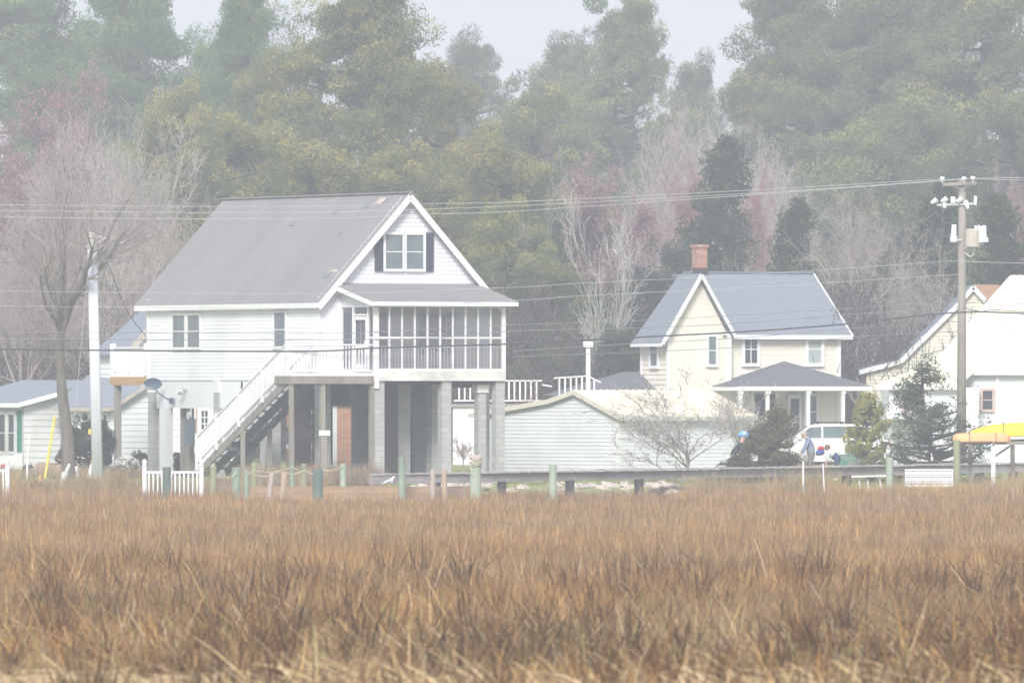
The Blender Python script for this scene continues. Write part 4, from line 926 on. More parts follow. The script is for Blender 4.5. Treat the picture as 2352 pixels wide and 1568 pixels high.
tree('jn', 'juniper', 'low dark spreading juniper left of the kayak rack', 'juniper', 2130, 930, 230, 350, 'evergreen shrubs behind the dock', tint=(1.5, 1.4, 1.4))
pine_proto('hd', 74, H=1.8, W=2.0, base=.0, shape='round', n=50, per=70, tuft=.12, tone=((.05, .07, .045), (.08, .10, .06)), tips=(.15, .17, .08), tipk=.2)
tree('hd', 'round_shrub', 'dark green clipped shrub left of the grey pole', 'shrub', 195, 958, 85, 364, 'dark shrubs by the cottages', tint=(.8, .85, .85))
tree('hd', 'round_shrub', 'dark green clipped shrub right of the grey pole', 'shrub', 243, 970, 62, 364, 'dark shrubs by the cottages', tint=(.8, .85, .85))
tree('hd', 'round_shrub', 'brown tangled shrub in front of the white cottage wall', 'shrub', 425, 1035, 60, 366, 'dark shrubs by the cottages', tint=(1.9, 1.5, 1.3))
tree('hd', 'round_shrub', 'low brown shrub at the foot of the first pile', 'shrub', 318, 1036, 50, 366, 'dark shrubs by the cottages', tint=(1.9, 1.5, 1.3))

# far wood behind everything: one dense mass
rw = np.random.default_rng(9); n = 190000
Yw = rw.uniform(525, 760, n); xw = rw.uniform(-.058, .058, n)*Yw
hmax = 8+2*np.sin(xw*.21+Yw*.03)+1.5*np.sin(xw*.53+1)
zw = rw.uniform(0, 1, n)**.9*hmax
lv, lf = tris(np.stack([xw, Yw, zw], 1), .34, rw, .7, .2)
cw = np.array([[.10, .10, .07]])*rw.uniform(.6, 1.5, (n, 1)); mk = rw.random(n) < .35; cw[mk] = np.array([.22, .18, .17])*rw.uniform(.7, 1.2, (mk.sum(), 1))
o = npmesh('woods', lv, lf, colmat('far_wood', objcol=False), np.repeat(cw, 3, 0)); o['kind'] = 'stuff'; tag(o, 'hazy mass of far brush and low trees', None)
# understory between the houses: twiggy brush
n = 60000; Yw = rw.uniform(402, 470, n); xw = rw.uniform(-.055, .055, n)*Yw; hh = 4.2+1.6*np.sin(xw*.4+2)+1.2*np.sin(xw*1.1)
z = rw.uniform(0, 1, n)*hh; p0 = np.stack([xw, Yw, z], 1); d = rw.normal(0, .5, (n, 3)); d[:, 2] = np.abs(d[:, 2])+.35
S = np.concatenate([p0, p0+d*.9, np.full((n, 1), .02), np.full((n, 1), .01)], 1); v, f = tubes(S, 3)
c = np.array([[.12, .10, .105]])*rw.uniform(.5, 1.6, (n, 1)); o = npmesh('undergrowth', v, f, M['leaf'], np.repeat(c, 6, 0)); o['kind'] = 'stuff'; tag(o, 'bare twiggy undergrowth at the foot of the wood')
# ================================================================== poles and wires
pl = E('grey_pole', 'weathered wooden pole sheathed in pale grey conduit beside the thick bare trunk', 'utility pole', (XP(222, 350), 350, G(0, 350)), 0)
s = 350/F
q = lambda px, py: (XP(px, 350)-XP(222, 350), 0, ZP(py, 350)-G(0, 350))
mb = MB(); mb.tube([q(225, 1110), q(209, 534)], [.15, .125], 12); M['palepole'] = mat('pale_pole_wood', (.52, .49, .44), (.44, .41, .37), scale=3, stretch=(2, 2, .15)); mb.build('pole', 'palepole', pl, smooth=True)
mb = MB()
for dx in (-7, 0, 7): 
    a, b = Vector(q(224.5+dx, 1102)), Vector(q(212+dx*.75, 572)); a.y = b.y = -.14; mb.tube([a, b], .088, 8)
mb.build('conduit', 'pvc', pl, smooth=True)
mb = MB(); a = Vector(q(210, 566)); mb.box(a.x-.16, a.x+.16, -.2, .15, a.z-.05, a.z+.02); mb.tube([a, a+Vector((.5, -.1, .3))], .02, 5); mb.tube([a+Vector((.1, 0, .35)), a+Vector((.35, 0, .3))], .025, 5); mb.build('bracket', 'galv', pl)
mb = MB(); a = Vector(q(208, 930+40)); mb.box(q(207, 0)[0]-.05, q(207, 0)[0]+.03, -.16, -.1, q(0, 723+0)[2]*0+ZP(721+0, 350)*0+ZP(717+0, 350)*0+1.3+.35, 1.3+.52); mb.build('tag_plate', 'ypole', pl)

up = E('utility_pole', 'tall wooden utility pole carrying crossarms, transformers and white insulators', 'utility pole', (XP(2208, 356), 356, G(0, 356)), 0)
q = lambda px, py, dy=0: Vector((XP(px, 356)-XP(2208, 356), dy, ZP(py, 356)-G(0, 356)))
mb = MB(); mb.tube([q(2208, 1090), q(2210, 412)], [.17, .12], 12); mb.build('pole', 'pole', up, smooth=True)
mb = MB(); mb.bar(q(2165, 424, -.15), q(2243, 421, -.15), .1, .11); mb.bar(q(2190, 423, -.15), q(2208, 440, -.1), .04, .04); mb.bar(q(2226, 423, -.15), q(2208, 440, -.1), .04, .04); mb.build('crossarm', 'pole', up)
mb = MB(); mb.bar(q(2150, 471, -.15), q(2240, 468, -.15), .06, .07); mb.build('lower_crossarm', 'galv', up)
for x, y in ((2164, 411), (2214, 411), (2234, 410)):
    mb = MB(); mb.tube([q(x-5, y+1, -.2), q(x-2, y, -.2), q(x+5, y-1, -.2)], [.05, .085, .04], 8); mb.tube([q(x, y+2, -.2), q(x, y+10, -.2)], .02, 5); mb.build('insulator', 'porcelain', up)
for x, y0, y1, r_ in ((2186, 452, 468, .05), (2191, 452, 468, .05), (2240, 450, 472, .05), (2169, 465, 478, .07)):
    mb = MB(); mb.tube([q(x, y0, -.2), q(x, (y0+y1)/2, -.2), q(x, y1, -.2)], [r_, r_*1.15, r_*.8], 8); mb.build('arrester', 'porcelain', up)
for x, y in ((2145, 463), (2168, 460), (2203, 460)):
    mb = MB(); mb.tube([q(x-7, y+4, -.25), q(x+4, y-3, -.25), q(x+9, y-1, -.2)], [.05, .1, .03], 8); mb.build('floodlight', 'porcelain', up)
mb = MB(); mb.tube([q(2216, 461, -.15), q(2220, 470, -.15), q(2223, 480, -.15)], [.09, .09, .05], 8); mb.build('insulator', 'porcelain', up)
# transformers
mb = MB(); mb.tube([q(2190, 556, -.2), q(2190, 542, -.2)], .13, 12); mb.tube([q(2190, 542, -.2), q(2191, 516, -.2)], [.1, .085], 10); mb.box(q(2188, 0).x, 0, -.22, -.18, q(0, 552).z, q(0, 550).z); mb.build('bushing', 'porcelain', up, smooth=False)
mb = MB(); mb.tube([q(2233, 567, -.3), q(2233, 529, -.3), q(2233, 526, -.3)], [.25, .25, .2], 14); mb.build('transformer', 'tan_can', up)
for x, y0, y1, r_ in ((2252, 557, 520, .1), (2259, 553, 518, .1), (2240, 530, 518, .05), (2247, 530, 517, .05), (2262, 556, 545, .12)):
    mb = MB(); mb.tube([q(x, y0, -.35), q(x, y1, -.35)], [r_, r_*.8], 10); mb.build('bushing', 'porcelain', up)
mb = MB(); mb.bar(q(2215, 570, -.2), q(2258, 560, -.3), .06, .05); mb.tube([q(2238, 570, -.3), q(2235, 585, -.25), q(2228, 590, -.2), q(2216, 580, -.1)], .025, 5); mb.build('drop_cable', 'galv', up)

WG = 'overhead wires crossing the photo'
def wire(pts, r, m, lab, Y=343):
    A_ = [P(x, y, Y if not isinstance(Y, tuple) else Y[0]+(Y[1]-Y[0])*(x-pts[0][0])/(pts[-1][0]-pts[0][0])) for x, y in pts]
    out = []
    for i in range(len(A_)-1):
        p0, p1, p2, p3 = A_[max(i-1, 0)], A_[i], A_[i+1], A_[min(i+2, len(A_)-1)]
        for k in range(6):
            t = k/6; out.append(.5*((2*p1)+(p2-p0)*t+(2*p0-5*p1+4*p2-p3)*t*t+(3*p1-p0-3*p2+p3)*t**3))
    out.append(A_[-1]); root = out[0].copy(); mb = MB(); mb.tube([p-root for p in out], r, 5)
    o = mb.build('overhead_wire', m); o.location = root; tag(o, lab, 'wire', WG)
YW = (343, 355.6)
wire([(-60, 470), (400, 474), (735, 474), (985, 468), (1203, 463), (1779, 434), (2164, 411)], .010, 'wire_pale', 'highest of three pale wires above the stilt house roof', YW)
wire([(-60, 483), (400, 488), (735, 488), (985, 480), (1203, 472), (1779, 441), (2214, 411)], .010, 'wire_pale', 'middle of three pale wires above the stilt house roof', YW)
wire([(-60, 498), (400, 503), (735, 502), (985, 492), (1203, 484), (1779, 444), (2234, 410)], .010, 'wire_pale', 'lowest of three pale wires above the stilt house roof', YW)
for i, lab in enumerate(('upper pale wire leaving the crossarm to the right edge', 'lower pale wire leaving the crossarm to the right edge')):
    wire([(2234-i*20, 410), (2300, 409+i*4), (2420, 408+i*7)], .009, 'wire_pale', lab, 355.6)
wire([(-60, 801), (440, 806), (735, 806), (860, 799), (1157, 790), (1450, 775), (1700, 762), (1930, 745), (2205, 717), (2420, 724)], .028, 'wire_dark', 'thick black cable crossing the porch and both houses to the utility pole', (343, 355.8))
wire([(-60, 668), (360, 672), (735, 674), (1180, 660), (1340, 650), (1700, 632), (2205, 598)], .008, 'wire_pale', 'thin pale wire level with the stilt house eave', YW)
wire([(-60, 702), (360, 706), (735, 707), (1180, 690), (1340, 679), (1700, 661), (2205, 630)], .008, 'wire_pale', 'thin pale wire just beneath the stilt house eave', YW)
wire([(-60, 761), (360, 764), (735, 765), (862, 762), (1180, 746), (1450, 737), (1950, 708), (2205, 690)], .010, 'wire_mid', 'grey wire across the middle of the upstairs windows', YW)
wire([(-60, 778), (360, 780), (735, 780), (1000, 776), (1180, 760), (1480, 753), (1700, 742), (1950, 722), (2205, 705)], .012, 'wire_mid', 'grey wire just above the thick black cable', YW)
wire([(1180, 806), (1400, 792), (1700, 776), (1930, 756), (2205, 738)], .011, 'wire_mid', 'upper dark wire dipping past the yellow house windows', (350, 355))
wire([(1180, 818), (1400, 811), (1700, 797), (1950, 775), (2205, 760)], .011, 'wire_mid', 'lower dark wire dipping past the yellow house windows', (350, 355))
wire([(2212, 700), (2260, 689), (2300, 700), (2420, 690)], .012, 'wire_mid', 'looping wire on the cream roof, right of the utility pole', 355)
wire([(2212, 706), (2250, 715), (2290, 712), (2420, 722)], .016, 'wire_dark', 'knotted black wire leaving the pole over the cream roof', 355)
wire([(2285, 722), (2320, 760), (2352, 800), (2400, 850)], .010, 'wire_mid', 'service wire slanting down the cream roof', 356)
wire([(2205, 600), (2300, 603), (2420, 606)], .009, 'wire_pale', 'pale wire right of the pole at transformer foot level', 355)
wire([(224, 560), (250, 610), (290, 710), (335, 772)], .016, 'wire_dark', 'black service drop from the grey pole to the stilt house corner', (349.8, 360))
wire([(206, 600), (195, 700), (183, 830), (172, 960)], .009, 'wire_pale', 'thin pale guy line slanting down left of the grey pole', 349)

# ================================================================== dock
dk = E('dock', 'long grey plank boardwalk on dark stub piles along the marsh edge', 'dock', (XP(900, 328.5), 328.5, 0), 0)
def dp(px):
    t = (px-890)/(2400-890); Y = 328+(346-328)*t; py = 1087.5-(1087.5-1061)*t
    return P(px, py, Y)
a, b = dp(850), dp(2440); dv = (b-a).normalized(); pv = Vector((-dv.y, dv.x, 0)).normalized()
mb = MB(); Ld = (b-a).length; k = int(Ld/.16); rn = random.Random(4)
for i in range(k):
    c = a+dv*(i*.16+.08)+Vector((0, 0, rn.uniform(-.012, .012))); mb.bar(c-Yv*rn.uniform(.04, .08)-Vector((0, 0, .02)), c+Yv*1.3-Vector((0, 0, .02)), .145, .045)
mb.build('deck_planks', 'dockwood', dk, world=True)
xs_ = [850, 1137, 1290, 1480, 1600, 1790, 1945, 2100, 2250, 2440]
for u, v in zip(xs_, xs_[1:]):
    A_, B_ = dp(u), dp(v); dz = Vector((0, 0, -.19)); mb = MB(); mb.bar(A_+dz+dv*.008+Vector((0, 0, rn.uniform(-.012, .012))), B_+dz-dv*.008, .05, .26); mb.bar(A_+dz+Yv*1.2, B_+dz+Yv*1.2, .05, .26); mb.build('side_board', 'dockwood', dk, world=True)
for px in (1000, 1151, 1308, 1467, 1628, 1790, 1945, 2100, 2250, 2330):
    c = dp(px); 
    for w_ in (.12, 1.3):
        mb = MB(); p_ = c+Yv*w_; mb.tube([(p_.x, p_.y, -1.3), (p_.x+.02, p_.y, c.z-.3)], [.14, .15], 10); mb.build('dock_pile', 'dark' if w_ < 1 else 'darkgreen', dk, world=True)
    mb = MB(); mb.bar(c+Vector((0, 0, -.36))+Yv*.1, c+Yv*1.25+Vector((0, 0, -.36)), .1, .12); mb.build('dock_beam', 'dark', dk, world=True)
o = E('plank_bulkhead', 'weathered orange brown timber bulkhead edging the marsh below the stilt house', 'bulkhead', (XP(830, 325), 325, -1), 0)
for i, (u, v) in enumerate(((574, 735), (735, 905), (905, 1092))):
    mb = MB(); A_, B_ = P(u, 1127, 325), P(v, 1127-(1 if i else 0), 325); mb.bar(A_, B_-Vector((.03, 0, 0)), .06, .2); mb.bar(A_-Vector((0, 0, .23)), B_-Vector((.03, 0, .23)), .06, .22); mb.bar(A_+Vector((0, .06, .12)), B_+Vector((0, .06, .12)), .2, .035)
    mb.build('plank', mat('bulkhead_board', (.42, .27, .15), (.30, .20, .13), scale=2, stretch=(.4, 1, 3), c3=(.22, .16, .13)), o, world=True)

PG = 'weathered mooring posts at the marsh edge'
def post(cx, top, w, m, lab, Y=325, lean=0, cat='post', name='mooring_post', base=1160):
    r = E(name, lab, cat, (XP(cx, Y), Y, G(XP(cx, Y), Y)), 0, PG)
    z0 = r.location.z; h = ZP(top, Y)-z0; rr = w/2*Y/F; n0 = rn.uniform(0, 6)
    mb = MB(); pts = [(lean*h*0, 0, -.2), (lean*h*.5, 0, h*.5), (lean*h, 0, h-.02), (lean*h, 0, h)]
    mb.tube(pts, [rr*1.02, rr, rr*.96, rr*.82], 11); mb.build('timber', m, r)
    return r, Vector((lean*h, 0, h))
post(383, 1072, 20, 'darkgreen', 'stout dark green post in front of the white picket gate', 325)
post(490, 1069, 16, 'olive', 'olive green post just right of the picket gate', 327)
r1, t1 = post(542, 1073, 21, 'green', 'broad two toned post with dark top and bright green foot', 326)
post(566, 1080, 12, 'green', 'slim green post touching the broad two toned post', 329)
r2, t2 = post(584, 1062, 15, 'olive', 'tall yellowish olive post looped with rope', 327)
post(614, 1085, 12, 'stake', 'leaning pale grey stake standing before the bulkhead', 323, .10, name='leaning_stake', cat='stake')
post(645, 1083, 14, 'stake_tan', 'leaning tan stake with a forked top', 323, .08, name='leaning_stake', cat='stake')
post(671, 1056, 10, 'green', 'slim bright green post in the brush', 328)
r3, t3 = post(698, 1065, 14, 'olive', 'dull olive post with a pale knob on top', 327)
post(730, 1077, 24, 'darkgreen', 'thickest squat dark green post of the row', 325)
r4, t4 = post(788, 1065, 15, 'palegreen', 'pale green post where the rope ends', 326)
post(923, 1048, 17, 'green', 'tall green post beside the gull', 324)
post(994, 1078, 13, 'stake', 'pinkish rounded stake in front of the dock, left of two', 324, name='leaning_stake', cat='stake')
post(1023, 1078, 13, 'stake_tan', 'tan rounded stake in front of the dock, right of two', 324, -.03, name='leaning_stake', cat='stake')
r5, t5 = post(1092, 1060, 26, 'palegreen', 'pale green pile wrapped with rope and a crumpled net on top', 324)
post(1270, 1066, 18, 'palegreen', 'grey green pile standing against the dock side', 322, name='mooring_post')
post(2043, 1050, 17, 'palegreen', 'pale green post left of the white crates', 333)
post(2198, 1010, 17, 'olive', 'tall olive post under the end of the peach kayak', 333)
post(1845, 1060, 4.5, 'bright', 'white pipe standing up before the stooping person', 331, name='white_stake', cat='stake')
post(1896, 1064, 3.2, 'bright', 'thin crooked white pipe near the crouching person', 331, -.05, name='white_stake', cat='stake')
# net bundle
nb = E('net_bundle', 'crumpled pinkish grey net tied on the roped pile', 'net', r5.location+t5, 0)
bm_ = MB()
rr = random.Random(5)
for i in range(7):
    c = Vector((rr.uniform(-.08, .12), rr.uniform(-.1, .1), rr.uniform(.02, .12))); k = 7; 
    bm_.tube([c+Vector((-.12, 0, 0)), c+Vector((-.06, 0, .02)), c+Vector((.06, 0, .01)), c+Vector((.12, 0, -.02))], [.03, .09, .08, .02], 8)
bm_.build('net', 'stake', nb)
mb = MB(); 
for j in range(3): 
    k = 14; pts = [(.2*math.cos(6.283*i/k), .2*math.sin(6.283*i/k), -.02-j*.05+.02*math.sin(i*1.7)) for i in range(k+1)]; mb.tube(pts, .016, 5)
mb.tube([(-.18, -.1, -.05), (-.12, -.19, -.25), (-.08, -.2, -.4)], .02, 5); mb.build('lashing', 'rope', nb)
def rope(pts, lab):
    root = Vector(pts[0]); A_ = [Vector(p)-root for p in pts]; mb = MB(); out = []
    for a_, b_ in zip(A_, A_[1:]):
        for k in range(8): t = k/8; out.append(a_.lerp(b_, t)-Vector((0, 0, .1*math.sin(math.pi*t))))
    out.append(A_[-1]); mb.tube(out, .014, 5); o = mb.build('rope', 'rope'); o.location = root; tag(o, lab, 'rope', 'slack ropes strung between the posts')
rope([P(515, 1092, 325.5), P(542, 1086, 325.8), P(584, 1080, 326.6), P(671, 1072, 327.8), P(700, 1067, 326.6)], 'upper pale rope sagging between the olive posts')
rope([P(584, 1090, 326.6), P(640, 1082, 326), P(698, 1080, 326.6), P(740, 1078, 326.2), P(788, 1067, 325.8)], 'lower pale rope running on to the pale green post')

# picket gates
def gate(x0, x1, top, Y, lab, rp_=1.06):
    r = E('picket_gate', lab, 'picket fence', (XP(x0, Y), Y, G(XP(x0, Y), Y)), 0, 'white picket panels in the marsh')
    z0 = r.location.z; w = (x1-x0)*Y/F; h = ZP(top, Y)-z0; hr = ZP(top+30, Y)-z0
    for x in (0, w):
        mb = MB(); mb.tube([(x, 0, 0), (x, 0, h-.22), (x, 0, h-.2), (x, 0, h-.17), (x, 0, h-.12), (x, 0, h-.05), (x, 0, h)], [.075, .075, .1, .055, .085, .075, .02], 10); mb.build('newel', 'bright', r, smooth=False)
    mb = MB(); mb.bar((0, 0, hr), (w, 0, hr), .05, .07); mb.bar((0, 0, .15), (w, 0, .15), .05, .06); mb.build('rail', 'bright', r)
    k = int(w/.13)
    for i in range(1, k):
        x = w*i/k; mb = MB(); mb.tube([(x, 0, .1), (x, 0, .3), (x, 0, hr*.5), (x, 0, hr-.1), (x, 0, hr)], [.022, .036, .022, .034, .022], 6); mb.build('picket', 'bright', r)
gate(332, 463, 1054, 327, 'white spindle gate panel with ball topped posts left of the stairs')
gate(-100, 17, 1050, 327, 'white spindle panel whose end post stands at the left edge')

# ================================================================== yard things
def at(px, Y): return Vector((XP(px, Y), Y, G(XP(px, Y), Y)))
o = MB(); a_, b_ = P(103, 1092, 344), P(126, 956, 344); o.tube([Vector((0, 0, -.1)), b_-a_], [.045, .04], 8); y_ = o.build('yellow_stake', 'ypole'); y_.location = a_; tag(y_, 'leaning bright yellow pole in front of the grey cottage', 'pole')
o = MB(); a_, b_ = P(62, 1100, 346), P(68, 1000, 346); o.tube([Vector((0, 0, -.1)), (b_-a_)*.5+Vector((-.03, 0, 0)), b_-a_], [.035, .03, .02], 7); y_ = o.build('white_stake', 'bright'); y_.location = a_; tag(y_, 'thin white pole left of the yellow pole', 'pole')
o = MB(); a_ = P(142, 1108, 341); o.tube([Vector((0, 0, -.1)), P(150, 1085, 341)-a_, P(152, 1083, 341)-a_, P(160, 1065, 341)-a_], [.07, .1, .05, .035], 8); y_ = o.build('white_float', 'bright'); y_.location = a_; tag(y_, 'slanting white bottle shaped float at the foot of the thick trunk', 'float')
def rocks(name, part, lab, cat, cx, Y, n, w, h, m, seed, size=(.1, .28), group=None):
    r = E(name, lab, cat, at(cx, Y), 0, group); rr = random.Random(seed)
    for i in range(n):
        x = rr.uniform(-w, w); hh = h*max(0, 1-abs(x)/w); s_ = rr.uniform(*size); c = Vector((x, rr.uniform(-.4, .4), rr.uniform(0, 1)*hh)); mb = MB()
        k = 7; rings = [c+Vector((0, 0, -s_*.5)), c, c+Vector((0, 0, s_*.35)), c+Vector((rr.uniform(-.05, .05), 0, s_*.6))]
        mb.tube(rings, [s_*rr.uniform(.8, 1.1), s_*rr.uniform(.9, 1.2), s_*rr.uniform(.5, .8), s_*.2], k)
        mb.v = [(p[0]+rr.uniform(-.2, .2)*s_, p[1]+rr.uniform(-.2, .2)*s_, p[2]+rr.uniform(-.15, .15)*s_) for p in mb.v]
        mb.build(part, m, r)
    return r
rocks('rubble_heap', 'rubble', 'heap of white and grey broken rubble behind the balcony post', 'rubble', 293, 362, 60, .95, .75, 'whitestone', 3, (.06, .17))
ck = random.Random(8)
for i in range(70):
    px = ck.choice([ck.uniform(1040, 1140), ck.uniform(1170, 1300), ck.uniform(1310, 1460), ck.uniform(1480, 1560), ck.uniform(940, 1090)]); Y = ck.uniform(336, 339.5); s_ = ck.uniform(.08, .24)
    mb = MB(); mb.tube([(0, 0, -s_*.5), (0, 0, 0), (0, 0, s_*.35), (.03, 0, s_*.55)], [s_*ck.uniform(1, 1.5), s_*ck.uniform(1.1, 1.7), s_*ck.uniform(.6, 1), s_*.25], 8)
    mb.v = [(p[0]+ck.uniform(-.22, .22)*s_, p[1]+ck.uniform(-.2, .2)*s_, p[2]+ck.uniform(-.15, .15)*s_) for p in mb.v]
    o = mb.build('shore_rock', 'stone'); o.location = (XP(px, Y), Y, G(XP(px, Y), Y)+ck.uniform(-.02, .06)); tag(o, 'pale tan rock in the low bank under the dock', 'rock', 'pale rocks along the bank')
mb = MB(); mb.tube([(0, 0, -.1), (0, 0, .05), (0, 0, .3), (.1, 0, .5), (.1, 0, .56)], [1.6, 1.5, .95, .35, .05], 16)
rr = random.Random(2); mb.v = [(p[0]+rr.uniform(-.1, .1), p[1]*.6, p[2]+rr.uniform(-.04, .04)) for p in mb.v]
o = mb.build('dirt_mound', 'dirt', smooth=True); o.location = at(150, 361)-Vector((0, 0, .05)); tag(o, 'low mound of orange brown dirt behind the thick trunk', 'dirt mound')
def keg(name, lab, cat, px, Y, r_, h, m, m2=None, cone=1.0):
    e = E(name, lab, cat, at(px, Y), 0); mb = MB(); mb.tube([(0, 0, 0), (0, 0, h*.1), (0, 0, h*.8), (0, 0, h*.92), (0, 0, h)], [r_, r_*1.05, r_*cone, r_*.7*cone, r_*.6*cone], 12); mb.build('body', m, e)
    mb = MB(); mb.tube([(0, 0, h), (0, 0, h+.1), (0, 0, h+.12)], [r_*.5*cone, r_*.5*cone, r_*.2], 10); mb.build('lid', m2 or m, e); return e
keg('white_jug', 'squat white bucket with dark lid behind the yellow pole', 'bucket', 172-2, 358, .17, .4, 'bright', 'dark')
keg('white_cone', 'white cone with an orange band right of the squat bucket', 'cone', 211, 357, .17, .5, 'bright', 'orange', .5)
keg('orange_bucket', 'small orange red bucket in the grass near the thin white pole', 'bucket', 92, 350, .1, .18, 'orange')
keg('dark_pot', 'dark grey pot beneath the cottage window', 'pot', 65, 362, .2, .35, 'dark', 'whitestone')
keg('dark_pot', 'small blue pot at the left edge under the window', 'pot', 8, 362, .2, .25, 'meter', 'red')
tree('hd', 'round_shrub', 'dark shrub with bluish and red bits hidden behind the thick trunk', 'shrub', 146, 1020, 40, 363, 'dark shrubs by the cottages', tint=(1.2, .9, 1.3))
# mail sign by the brick building
sg = E('sign_post', 'small white sign board on a grey post in the brush under the landing', 'sign', at(745, 343), 0)
mb = MB(); mb.box(-.09, .09, -.05, .05, -.1, ZP(1000, 343)-sg.location.z); mb.build('post', 'wood', sg)
mb = MB(); z0 = ZP(1000, 343)-sg.location.z; mb.box(-.17, .19, -.09, -.05, z0, z0+.17); mb.build('board', 'bright', sg)

# kayaks and rack
Yk = 336
rk_ = E('kayak_rack', 'grey timber rack holding two upturned boats at the right edge', 'boat rack', at(2285, Yk), 0)
q = lambda px, py, dy=0: Vector((XP(px, Yk)-rk_.location.x, dy, ZP(py, Yk)-rk_.location.z))
for x, dy, m_ in ((2281, -.1, 'pvc'), (2330, 1.2, 'wood'), (2232, 1.2, 'wood'), (2375, -.1, 'wood'), (2358, -.1, 'pvc')):
    mb = MB(); t_ = q(x, 1018, dy); mb.box(t_.x-.07, t_.x+.07, dy-.06, dy+.06, -.3, t_.z); mb.build('post', m_, rk_)
mb = MB(); mb.bar(q(2192, 1018, .0), q(2400, 1018, .0), .08, .07); mb.bar(q(2225, 1016, 1.2), q(2400, 1010, 1.2), .08, .09)
for x in (2200, 2281, 2358): mb.bar(q(x, 1017, -.25), q(x, 1014, 1.3), .09, .06)
mb.bar(q(2281, 1050, -.05), q(2330, 1020, 1.1), .05, .05); mb.build('beam', 'wood', rk_)
def hull(name, lab, x0, x1, ytop, ybot, Y, m, blunt=.35, bow=0, cat='kayak'):
    Lh = (x1-x0)*Y/F; h = (ybot-ytop)*Y/F; r = E(name, lab, cat, P((x0+x1)/2, ybot, Y), 0, 'upturned boats on the rack'); mb = MB(); nn = 20; prev = None
    for i in range(nn+1):
        t = i/nn; e = (1-abs(2*t-1)**(2/blunt))**.5 if 0 < t < 1 else 0.0; e = max(e, .12); w_ = .38*e; hh = h*(.55+.45*e)
        x = (t-.5)*Lh; ring = []
        for j in range(11):
            a_ = math.pi*j/10; ring.append(Vector((x, -w_*math.cos(a_), bow*(abs(2*t-1)**2.5)*-1+hh*(math.sin(a_)**.6 if 0 < j < 10 else 0))))
        if prev:
            for j in range(10): mb.face([prev[j], prev[j+1], ring[j+1], ring[j]])
            mb.face([prev[10], prev[0], ring[0], ring[10]])
        else: mb.face(ring)
        prev = ring
    mb.face(prev[::-1]); b_ = mb.build('hull', m, r, smooth=True)
    mb = MB(); mb.tube([(-Lh/2+.02, -.36*.4, .03), (-Lh*.3, -.37, .03), (0, -.39, .03), (Lh*.3, -.37, .03), (Lh/2-.02, -.36*.4, .03)], .022, 6); mb.build('gunwale', m, r)
    for t_ in (-.22, .24):
        mb = MB(); mb.tube([(t_*Lh, .4*math.cos(math.pi*j/8)*-1, h*1.02*max(0, math.sin(math.pi*j/8))**.6) for j in range(9)], .012, 5); mb.build('strap', 'wire_dark', r)
    return r
hull('kayak', 'short peach orange kayak upside down, nearer of the two boats', 2189, 2321, 994, 1014, Yk+.2, 'orange', .25)
hull('canoe', 'long yellow canoe upside down behind the peach kayak', 2228, 2500, 970, 1002, Yk+1.3, 'yplastic', .9, .12, 'canoe')
# white crates
cr = E('white_crate', 'block of stacked white slatted crates standing in the marsh before the dock', 'crate', (XP(2080, 332), 332, G(20, 332)), 0); s = 332/F
z0 = cr.location.z; wq = 108*s; zb = ZP(1118, 332)-z0; zt_ = ZP(1076, 332)-z0
for lvl in range(3):
    a_ = zb+(zt_-zb)*lvl/3; b_ = zb+(zt_-zb)*(lvl+1)/3-.015; mb = MB()
    mb.box(0, wq, 0, .7, a_, b_)
    for i in range(9): mb.box(i*wq/8-.02, i*wq/8+.02, -.03, 0, a_, b_)
    mb.box(0, wq, -.045, -.03, b_-.05, b_); mb.build('crate_layer', 'bright', cr)
for x_ in (0, wq-.1):
    mb = MB(); mb.box(x_, x_+.1, .1, .6, -.3, zb); mb.build('leg', 'wood', cr)
wb = E('white_bench', 'low long white plastic bench under the dock, left of the crates', 'bench', (XP(1995, 334), 334, G(15, 334)), 0)
q = lambda px, py: Vector((XP(px, 334)-wb.location.x, 0, ZP(py, 334)-wb.location.z))
mb = MB(); mb.bar(q(1955, 1094), q(2036, 1092), .35, .05); mb.build('seat', 'bright', wb)
for x in (1970, 1990, 2018):
    mb = MB(); mb.bar(q(x-4, 1095), q(x+3, 1102), .05, .05); mb.bar(q(x+3, 1102), q(x+6, 1125), .05, .05); mb.build('leg', 'bright', wb)

# ================================================================== the white car
cy = 371; car = E('parked_car', 'white sport utility car with roof rails parked before the yellow porch, facing left', 'car', (XP(1893, cy), cy, G(0, cy)), 0)
def loft(prof, y0, y1, inset=0):
    mb = MB(); mb.prism(prof, (0, y0, 0), X, Yv, y1-y0); return mb
body = [(-2.25, .35), (-2.3, .55), (-2.28, .85), (-2.15, 1.0), (-1.2, 1.1), (1.95, 1.12), (2.25, 1.05), (2.32, .8), (2.3, .35), (1.85, .3), (1.75, .6), (1.45, .75), (1.15, .6), (1.05, .3), (-1.0, .3), (-1.1, .6), (-1.4, .75), (-1.7, .6), (-1.8, .3)]
mb = loft(body, 0, 1.8); mb.build('body', 'carwhite', car)
cab = [(-1.2, 1.08), (-.55, 1.55), (-.3, 1.62), (1.5, 1.62), (1.85, 1.52), (2.15, 1.1)]
mb = loft(cab, .12, 1.68); mb.build('cabin', 'carwhite', car)
for pts, m_ in (([(-1.0, 1.14), (-.5, 1.5), (-.1, 1.53), (-.1, 1.14)], 'glass'), ([(-.03, 1.14), (-.03, 1.53), (.72, 1.54), (.72, 1.14)], 'glass'), ([(.8, 1.14), (.8, 1.54), (1.4, 1.53), (1.85, 1.14)], 'glass_dark')):
    mb = loft(pts, .09, .12); mb.build('side_window', m_, car)
mb = MB(); mb.bar((-1.14, .9, 1.17), (-.6, .9, 1.55), 1.4, .02, (0, 0, 1)); mb.build('windscreen', 'glass', car)
